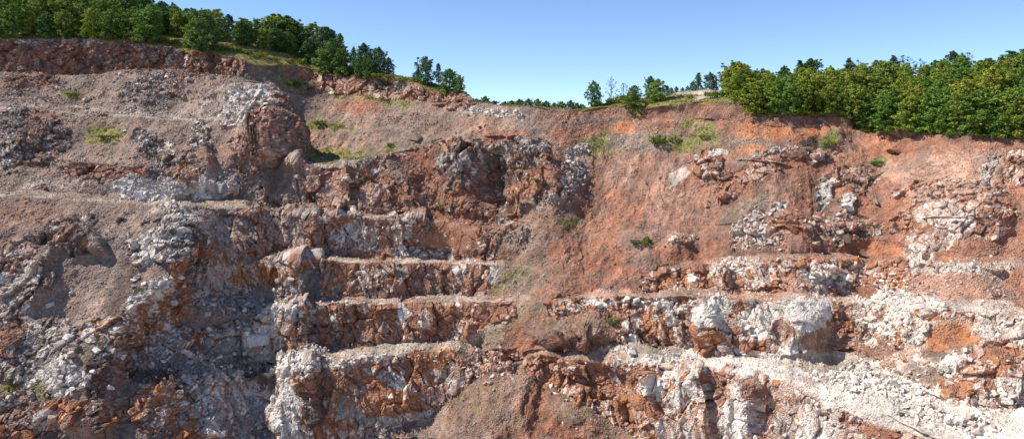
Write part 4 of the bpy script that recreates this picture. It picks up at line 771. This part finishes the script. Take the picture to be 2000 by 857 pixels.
SH = [shrub_mesh(90 + k) for k in range(4)]
def shrub(x, y, wpx, hpx_, tint, label, group=None):
    k = at(x, y)
    if k is None: return
    p = P[k]; s = wpx / FPX * p[1] / 1.9; e = bpy.data.objects.new('shrub', None); COL.objects.link(e); e.location = (float(p[0]), float(p[1]), float(p[2]) - .05); e.scale = (s, s, hpx_ / FPX * p[1] / .95)
    e.rotation_euler = (0, 0, rnd.random() * 6.28); e['label'] = label; e['category'] = 'shrub'
    if group: e['group'] = group
    cm, tm = rnd.choice(SH)
    for nm, me in (('foliage', cm), ('stems', tm)):
        o = bpy.data.objects.new(nm, me); COL.objects.link(o); o.parent = e
        if nm == 'foliage': c = TINT[tint]; o.color = (*c, 1)
for a in [(582,170,20,20,'olive green','upright olive shrub on the slope below the left golden grass'),(567,168,14,11,'yellow-green','small yellow shrub left of the upright olive shrub'),(612,172,24,10,'yellow-green','low yellow shrub right of the upright olive shrub'),
 (627,246,28,16,'olive green','rounded shrub on the upper grass strip left of the orange scar'),(573,250,14,9,'olive green','small shrub at the left end of the upper grass strip'),
 (1285,284,38,27,'olive green','spreading green bush alone on the slope under the dark red bank'),(1322,277,34,11,'yellow-green','low bush just right of the spreading green bush'),(1240,226,30,20,'olive green','shrub hanging below the lip at the bushy olive tree'),
 (1047,354,14,10,'yellow-green','bright green shrub clinging to the central crag'),(1038,352,6,6,'yellow-green','tiny yellow shrub left of the bright shrub on the crag'),(856,407,18,10,'yellow-green','yellow-green shrub at the foot of the central debris chute'),
 (1712,322,30,12,'mid green','flat green bush on the red slope below the right forest'),(1650,325,10,9,'grey-green','small grey bush left of the flat green bush'),(1262,482,22,26,'olive green','dark bush on the brown patch of the red slope'),(1240,476,26,14,'grey-green','grey-brown bush left of the dark bush on the red slope'),
 (1195,632,26,14,'olive green','shrub on the top of the right debris mound'),(1090,655,22,14,'grey-green','grey shrub left of the right debris mound'),(1105,608,18,10,'grey-green','small grey shrub above the debris mound'),(1033,762,12,8,'yellow-green','yellow-green shrub on the lower debris cone'),(1060,760,10,7,'olive green','small shrub right of the yellow-green one on the lower cone'),
 (763,287,16,11,'yellow-green','bright shrub on the ledge edge above the central chute'),(205,268,40,9,'olive green','low mossy shrub on the left gravel slope'),(138,186,22,7,'olive green','low green shrub between the two upper left tracks'),(452,221,9,6,'yellow-green','tiny yellow shrub on the white rubble of the spur'),
 (16,757,22,8,'golden green','yellow shrub at the lower left edge'),(15,742,14,7,'yellow-green','small green shrub above the yellow shrub at the lower left edge'),(268,565,16,8,'olive green','small shrub in the left debris chute'),(120,66,24,14,'yellow-green','pale acacia-like shrub at the scarp edge'),
 (165,66,30,16,'olive green','spreading olive shrub above the red scarp'),(197,68,26,20,'yellow-green','taller yellow-green shrub above the red scarp'),(236,74,24,18,'golden green','golden shrub above the orange part of the red scarp'),(18,62,14,10,'yellow-green','bright small shrub at the far left forest foot'),
 (310,80,26,14,'yellow-green','yellow shrub in the grassy gap above the scarp'),(335,86,22,12,'golden green','golden shrub in the grassy gap, nearer the big tree'),(300,68,24,13,'olive green','olive shrub at the back of the grassy gap'),(345,72,22,12,'yellow-green','yellow shrub behind the golden shrub of the grassy gap'),
 (440,96,22,12,'golden green','golden shrub right of the big dark tree'),(462,100,26,14,'yellow-green','yellow shrub left in the golden grass band'),(487,106,24,14,'olive green','olive shrub in the golden grass band'),(512,112,26,14,'golden green','golden shrub in the middle of the golden grass band'),(538,118,22,12,'yellow-green','yellow shrub toward the lower golden grass band'),(470,88,22,18,'yellow-green','bushy yellow shrub under the skyline notch'),(565,122,24,11,'golden green','golden shrub near the lower end of the golden band'),(592,126,22,20,'yellow-green','upright yellow-green shrub at the forest foot'),(618,128,18,14,'olive green','small olive shrub at the band end'),
 (735,150,26,12,'yellow-green','yellow shrub on the lip above the dark bank'),(758,153,24,11,'golden green','golden shrub on the lip above the pale bank'),(785,158,26,12,'yellow-green','yellow shrub on the lip left of the lone trees'),
 (1168,206,26,12,'yellow-green','yellow shrub at the left foot of the right rise'),(1195,200,34,16,'golden green','golden shrub on the front of the right rise'),(1215,196,30,16,'golden green','golden shrub beside the bushy olive tree'),(1262,204,22,16,'yellow-green','yellow shrub under the yellow-green tree'),(1325,190,16,10,'olive green','small olive shrub on the stony field'),(1345,190,14,10,'golden green','golden shrub on the stony field'),(1388,190,30,18,'olive green','spreading olive shrub at the end of the stony field'),(1408,188,34,18,'yellow-green','yellow-green shrub between stony field and right forest'),(1432,190,34,18,'yellow-green','yellow-green shrub at the foot of the right forest end'),
 (1570,224,36,10,'yellow-green','low yellow shrub on the ledge left of the cliff step'),(1610,224,40,9,'yellow-green','low yellow shrub on the ledge near the cliff step'),(1690,256,30,9,'olive green','low shrub on the narrow grass ledge of the right cliff'),(1790,262,50,30,'olive green','wide olive bush on the right cliff edge'),(1830,262,34,16,'yellow-green','bright low bush right of the wide olive bush'),(1860,264,30,9,'mid green','flat green bush on the right cliff edge'),(1920,266,44,10,'yellow-green','low spreading bush near the right end of the cliff edge'),(1944,262,28,30,'golden green','bright yellow-green upright bush near the right edge'),(1618,282,30,12,'yellow-green','grassy shrub on the shoulder below the cliff step'),(1375,268,24,9,'yellow-green','yellow shrub on the mound under the red bank')]:
    shrub(*a)

# ------------------------------------------------------------------ dry stalks along the left lip
def stalk(x, y):
    k = at(x, y)
    if k is None: return
    p = P[k]; h = rnd.uniform(1.0, 2.2); dx, dy = rnd.uniform(-.3, .3), rnd.uniform(-.3, .3)
    V, F = join([tube([(0, 0, -.3), (dx * .5, dy * .5, h * .5), (dx, dy, h)], [.05, .04, .015], 5), tube([(dx * .5, dy * .5, h * .5), (dx * .5 + .3, dy, h * .8)], [.025, .008], 4)])
    me = bpy.data.meshes.new('dead_sapling'); fill_mesh(me, V, F); me.materials.append(M['bark']); o = bpy.data.objects.new('dead_sapling', me); COL.objects.link(o)
    o.location = [float(q) for q in p]; o['label'] = 'bare dead sapling stem on the earth lip under the dark trees'; o['category'] = 'sapling'; o['group'] = 'bare sapling stems along the left lip'
for k in range(26): x = 622 + k * 7.2 + rnd.uniform(-3, 3); stalk(x, float(np.interp(x, [620, 680, 730, 800], [136, 150, 152, 160])) + 2)

# ------------------------------------------------------------------ boulders
BH = []
for k in range(8):
    V, F = hull(13, 1, .85, .7, 300 + k, bevel=.045); c = np.ones((len(V), 3)); me = bpy.data.meshes.new('boulder'); fill_mesh(me, V, F, smooth=False)
    add_col(me, c); me.materials.append(M['boulder_stone']); BH.append(me)
BC = {'white': (.66, .63, .58), 'pale': (.56, .48, .42), 'grey': (.34, .31, .28), 'red': (.34, .16, .10), 'brown': (.26, .18, .14), 'orange': (.44, .20, .10), 'pink': (.5, .35, .27), 'dark': (.15, .12, .10)}
def boulder(x, y, wpx, colr, label, group=None, asp=1.0):
    k = at(x, y)
    if k is None: return
    p = P[k]; s = wpx / FPX * p[1] * .5; o = bpy.data.objects.new('boulder', rnd.choice(BH)); COL.objects.link(o)
    o.location = (float(p[0]), float(p[1]) - s * .1, float(p[2]) + s * .22 * asp); o.scale = (s, s * .9, s * asp); o.rotation_euler = (rnd.uniform(-.4, .4), rnd.uniform(-.5, .5), rnd.random() * 6.28)
    c = BC[colr]; q = rnd.uniform(.85, 1.12); o.color = (c[0] * q, c[1] * q, c[2] * q, 1); o['label'] = label; o['category'] = 'boulder'
    if group: o['group'] = group
for a in [(628,312,11,'brown','upright brown boulder standing on the grassy ledge',None,1.4),(808,272,34,'brown','large rounded brown boulder at the head of the central chute',None,.9),(897,268,13,'grey','grey boulder standing above the central crag',None,1.3),(941,275,12,'white','white slab at the top edge of the central crag',None,.6),
 (434,370,34,'grey','big smooth grey boulder beside the left white rubble pile',None,1.1),(462,378,18,'orange','orange-stained boulder right of the big smooth grey boulder',None,.9),(236,146,14,'white','bright white boulder on the upper left ledge crest',None,.7),(165,197,16,'pale','pale boulder beside the upper left track',None,.8),(240,255,13,'white','white boulder right of the mossy patch on the left slope',None,.6),
 (370,156,22,'pale','long pale slab on the upper left slope',None,.6),(413,151,14,'pale','pale boulder on the crest right of the long pale slab',None,.7),(1636,588,20,'orange','orange boulder at the end of the middle right track',None,.7),(1760,809,22,'dark','dark flat boulder on the lower right ramp',None,.6),(1802,814,18,'grey','grey boulder right of the dark flat boulder',None,.9),(1765,702,18,'orange','orange boulder at the foot of the white rubble heap',None,.6),
 (1766,772,18,'orange','rusty boulder on the white rubble heap',None,.6),(1358,547,14,'white','upright white block on the orange outcrop',None,1.5),(891,528,24,'white','large white boulder on the third bench face',None,.6),(141,572,14,'white','white boulder at the foot of the left grey outcrop',None,.9),(99,597,22,'pale','pale boulder in the left debris chute beside the outcrop',None,.8),
 (184,725,22,'white','round white boulder in the lower left rock pile',None,.9),(125,672,40,'grey','big rounded grey boulder in the lower left rock pile',None,.8),(102,818,24,'pink','pinkish rounded boulder near the lower left corner',None,1.1),(250,712,20,'orange','peach boulder right of the dark fissure',None,.8),(215,757,30,'white','broken white slab left of the dark fissure',None,.7),
 (1560,360,8,'white','lone white stone on the upper red slope',None,.8),(1553,286,7,'white','white stone on the brown shoulder',None,1.1),(1521,401,16,'white','white boulder on the middle of the red slope',None,.8),(1652,402,20,'white','white block on the red slope outcrop',None,.6),(1620,372,14,'grey','tall grey block standing on the red slope outcrop',None,1.8),(1712,395,26,'brown','rounded brown boulder right of the tall grey block',None,.8),(1690,365,16,'brown','upright brown block above the rounded brown boulder',None,1.8),
 (1596,425,22,'pink','pink boulder at the top of the ragged band',None,.7),(1595,475,26,'pink','pink boulder on the dark red patch of the ragged band',None,.8),(1655,470,24,'dark','dark leaning block in the ragged band',None,1.4),(1640,455,16,'grey','grey leaning block in the ragged band',None,1.5),(1600,478,12,'dark','dark block below the pink boulder',None,1.1),
 (340,590,30,'pale','pale leaning slab under the orange overhang',None,.7),(480,690,16,'pale','pale rounded boulder in the shaded left hollow',None,.9),(505,666,60,'pale','huge rounded pale boulder in the shaded left hollow',None,.7),(362,450,30,'pale','pale cracked block at the crest of the left buttress',None,1.0),(750,645,26,'brown','rounded brown block at the foot of the second bench face',None,1.1),
 (570,545,26,'pale','pale blue-grey block beside the dark notch',None,.9),(545,548,22,'grey','grey block left of the dark notch',None,.8),(575,588,14,'white','white boulder on the bench above the dark notch',None,.9),(1125,835,8,'white','white stone low on the right debris cone',None,.8),(990,628,10,'red','small red boulder on the cone shoulder',None,.9)]:
    boulder(a[0], a[1], a[2], a[3], a[4], a[5], a[6])
for (x0, y0_, x1, y1, n, s0, s1, cols, lab, grp) in [
 (1580,722,1820,820,34,7,15,['white','white','pale','grey'],'pale angular boulder lying in the white rubble heap on the lower right ramp','boulders of the white rubble heap'),
 (1170,582,1300,596,16,9,20,['white','pale','red'],'white-topped block perched along the edge of the second right bench','blocks on the edge of the second right bench'),
 (1130,700,1330,712,20,7,15,['white','white','pale'],'white block along the edge of the lowest right bench','blocks on the edge of the lowest right bench'),
 (230,350,350,385,18,6,12,['white','white','pale'],'white stone of the rubble pile beside the upper left track','stones of the left white rubble pile'),
 (560,588,720,596,12,6,12,['white','pale'],'white stone on the edge of the second central bench','stones on the second central bench'),
 (600,692,860,704,22,5,11,['white','pale','white'],'white stone on the edge of the lowest central bench','stones on the lowest central bench'),
 (640,500,960,508,12,5,9,['pale','white','red'],'pale stone on the edge of the third central bench','stones on the third central bench'),
 (895,216,1010,226,16,5,9,['white','white','pale'],'white stone in the row along the skyline track','white stones along the skyline track'),
 (240,150,330,215,18,6,12,['grey','pale','dark'],'grey block in the dark rock spill on the upper left slope','blocks of the upper left rock spill'),
 (430,180,520,250,16,7,14,['white','pale','white'],'white block on the crest of the upper left spur','blocks on the upper left spur'),
 (1440,430,1530,490,16,6,13,['pale','white','pink','brown'],'pale block in the tumbled patch at the left end of the ragged band','blocks left in the ragged band'),
 (1590,295,1650,325,12,6,12,['red','brown'],'red-brown block in the spill under the grassy shoulder','blocks under the grassy shoulder'),
 (1350,520,1780,560,26,6,13,['pink','orange','white','red'],'broken block on the rubble face under the upper right track','blocks on the upper right rubble face'),
 (1840,690,1990,800,20,7,18,['white','pink','pale','orange'],'pale block in the rough outcrop near the lower right edge','blocks near the lower right edge'),
 (940,690,1010,750,12,7,16,['white','pale','pink'],'pale block in the red spill beside the lowest central bench','blocks of the red spill'),
 (260,500,370,580,16,10,22,['white','white','pale'],'white angular block on the crest of the left buttress','blocks on the left buttress'),
 (100,640,200,770,12,12,24,['white','pale','grey'],'pale block in the lower left rock pile','blocks of the lower left rock pile'),
 (380,590,520,740,16,8,18,['pale','grey','white'],'grey block in the shaded rubble of the left hollow','blocks in the left hollow')]:
    for _ in range(n): boulder(rnd.uniform(x0, x1), rnd.uniform(y0_, y1), rnd.uniform(s0, s1), rnd.choice(cols), lab, grp, rnd.uniform(.6, 1.0))
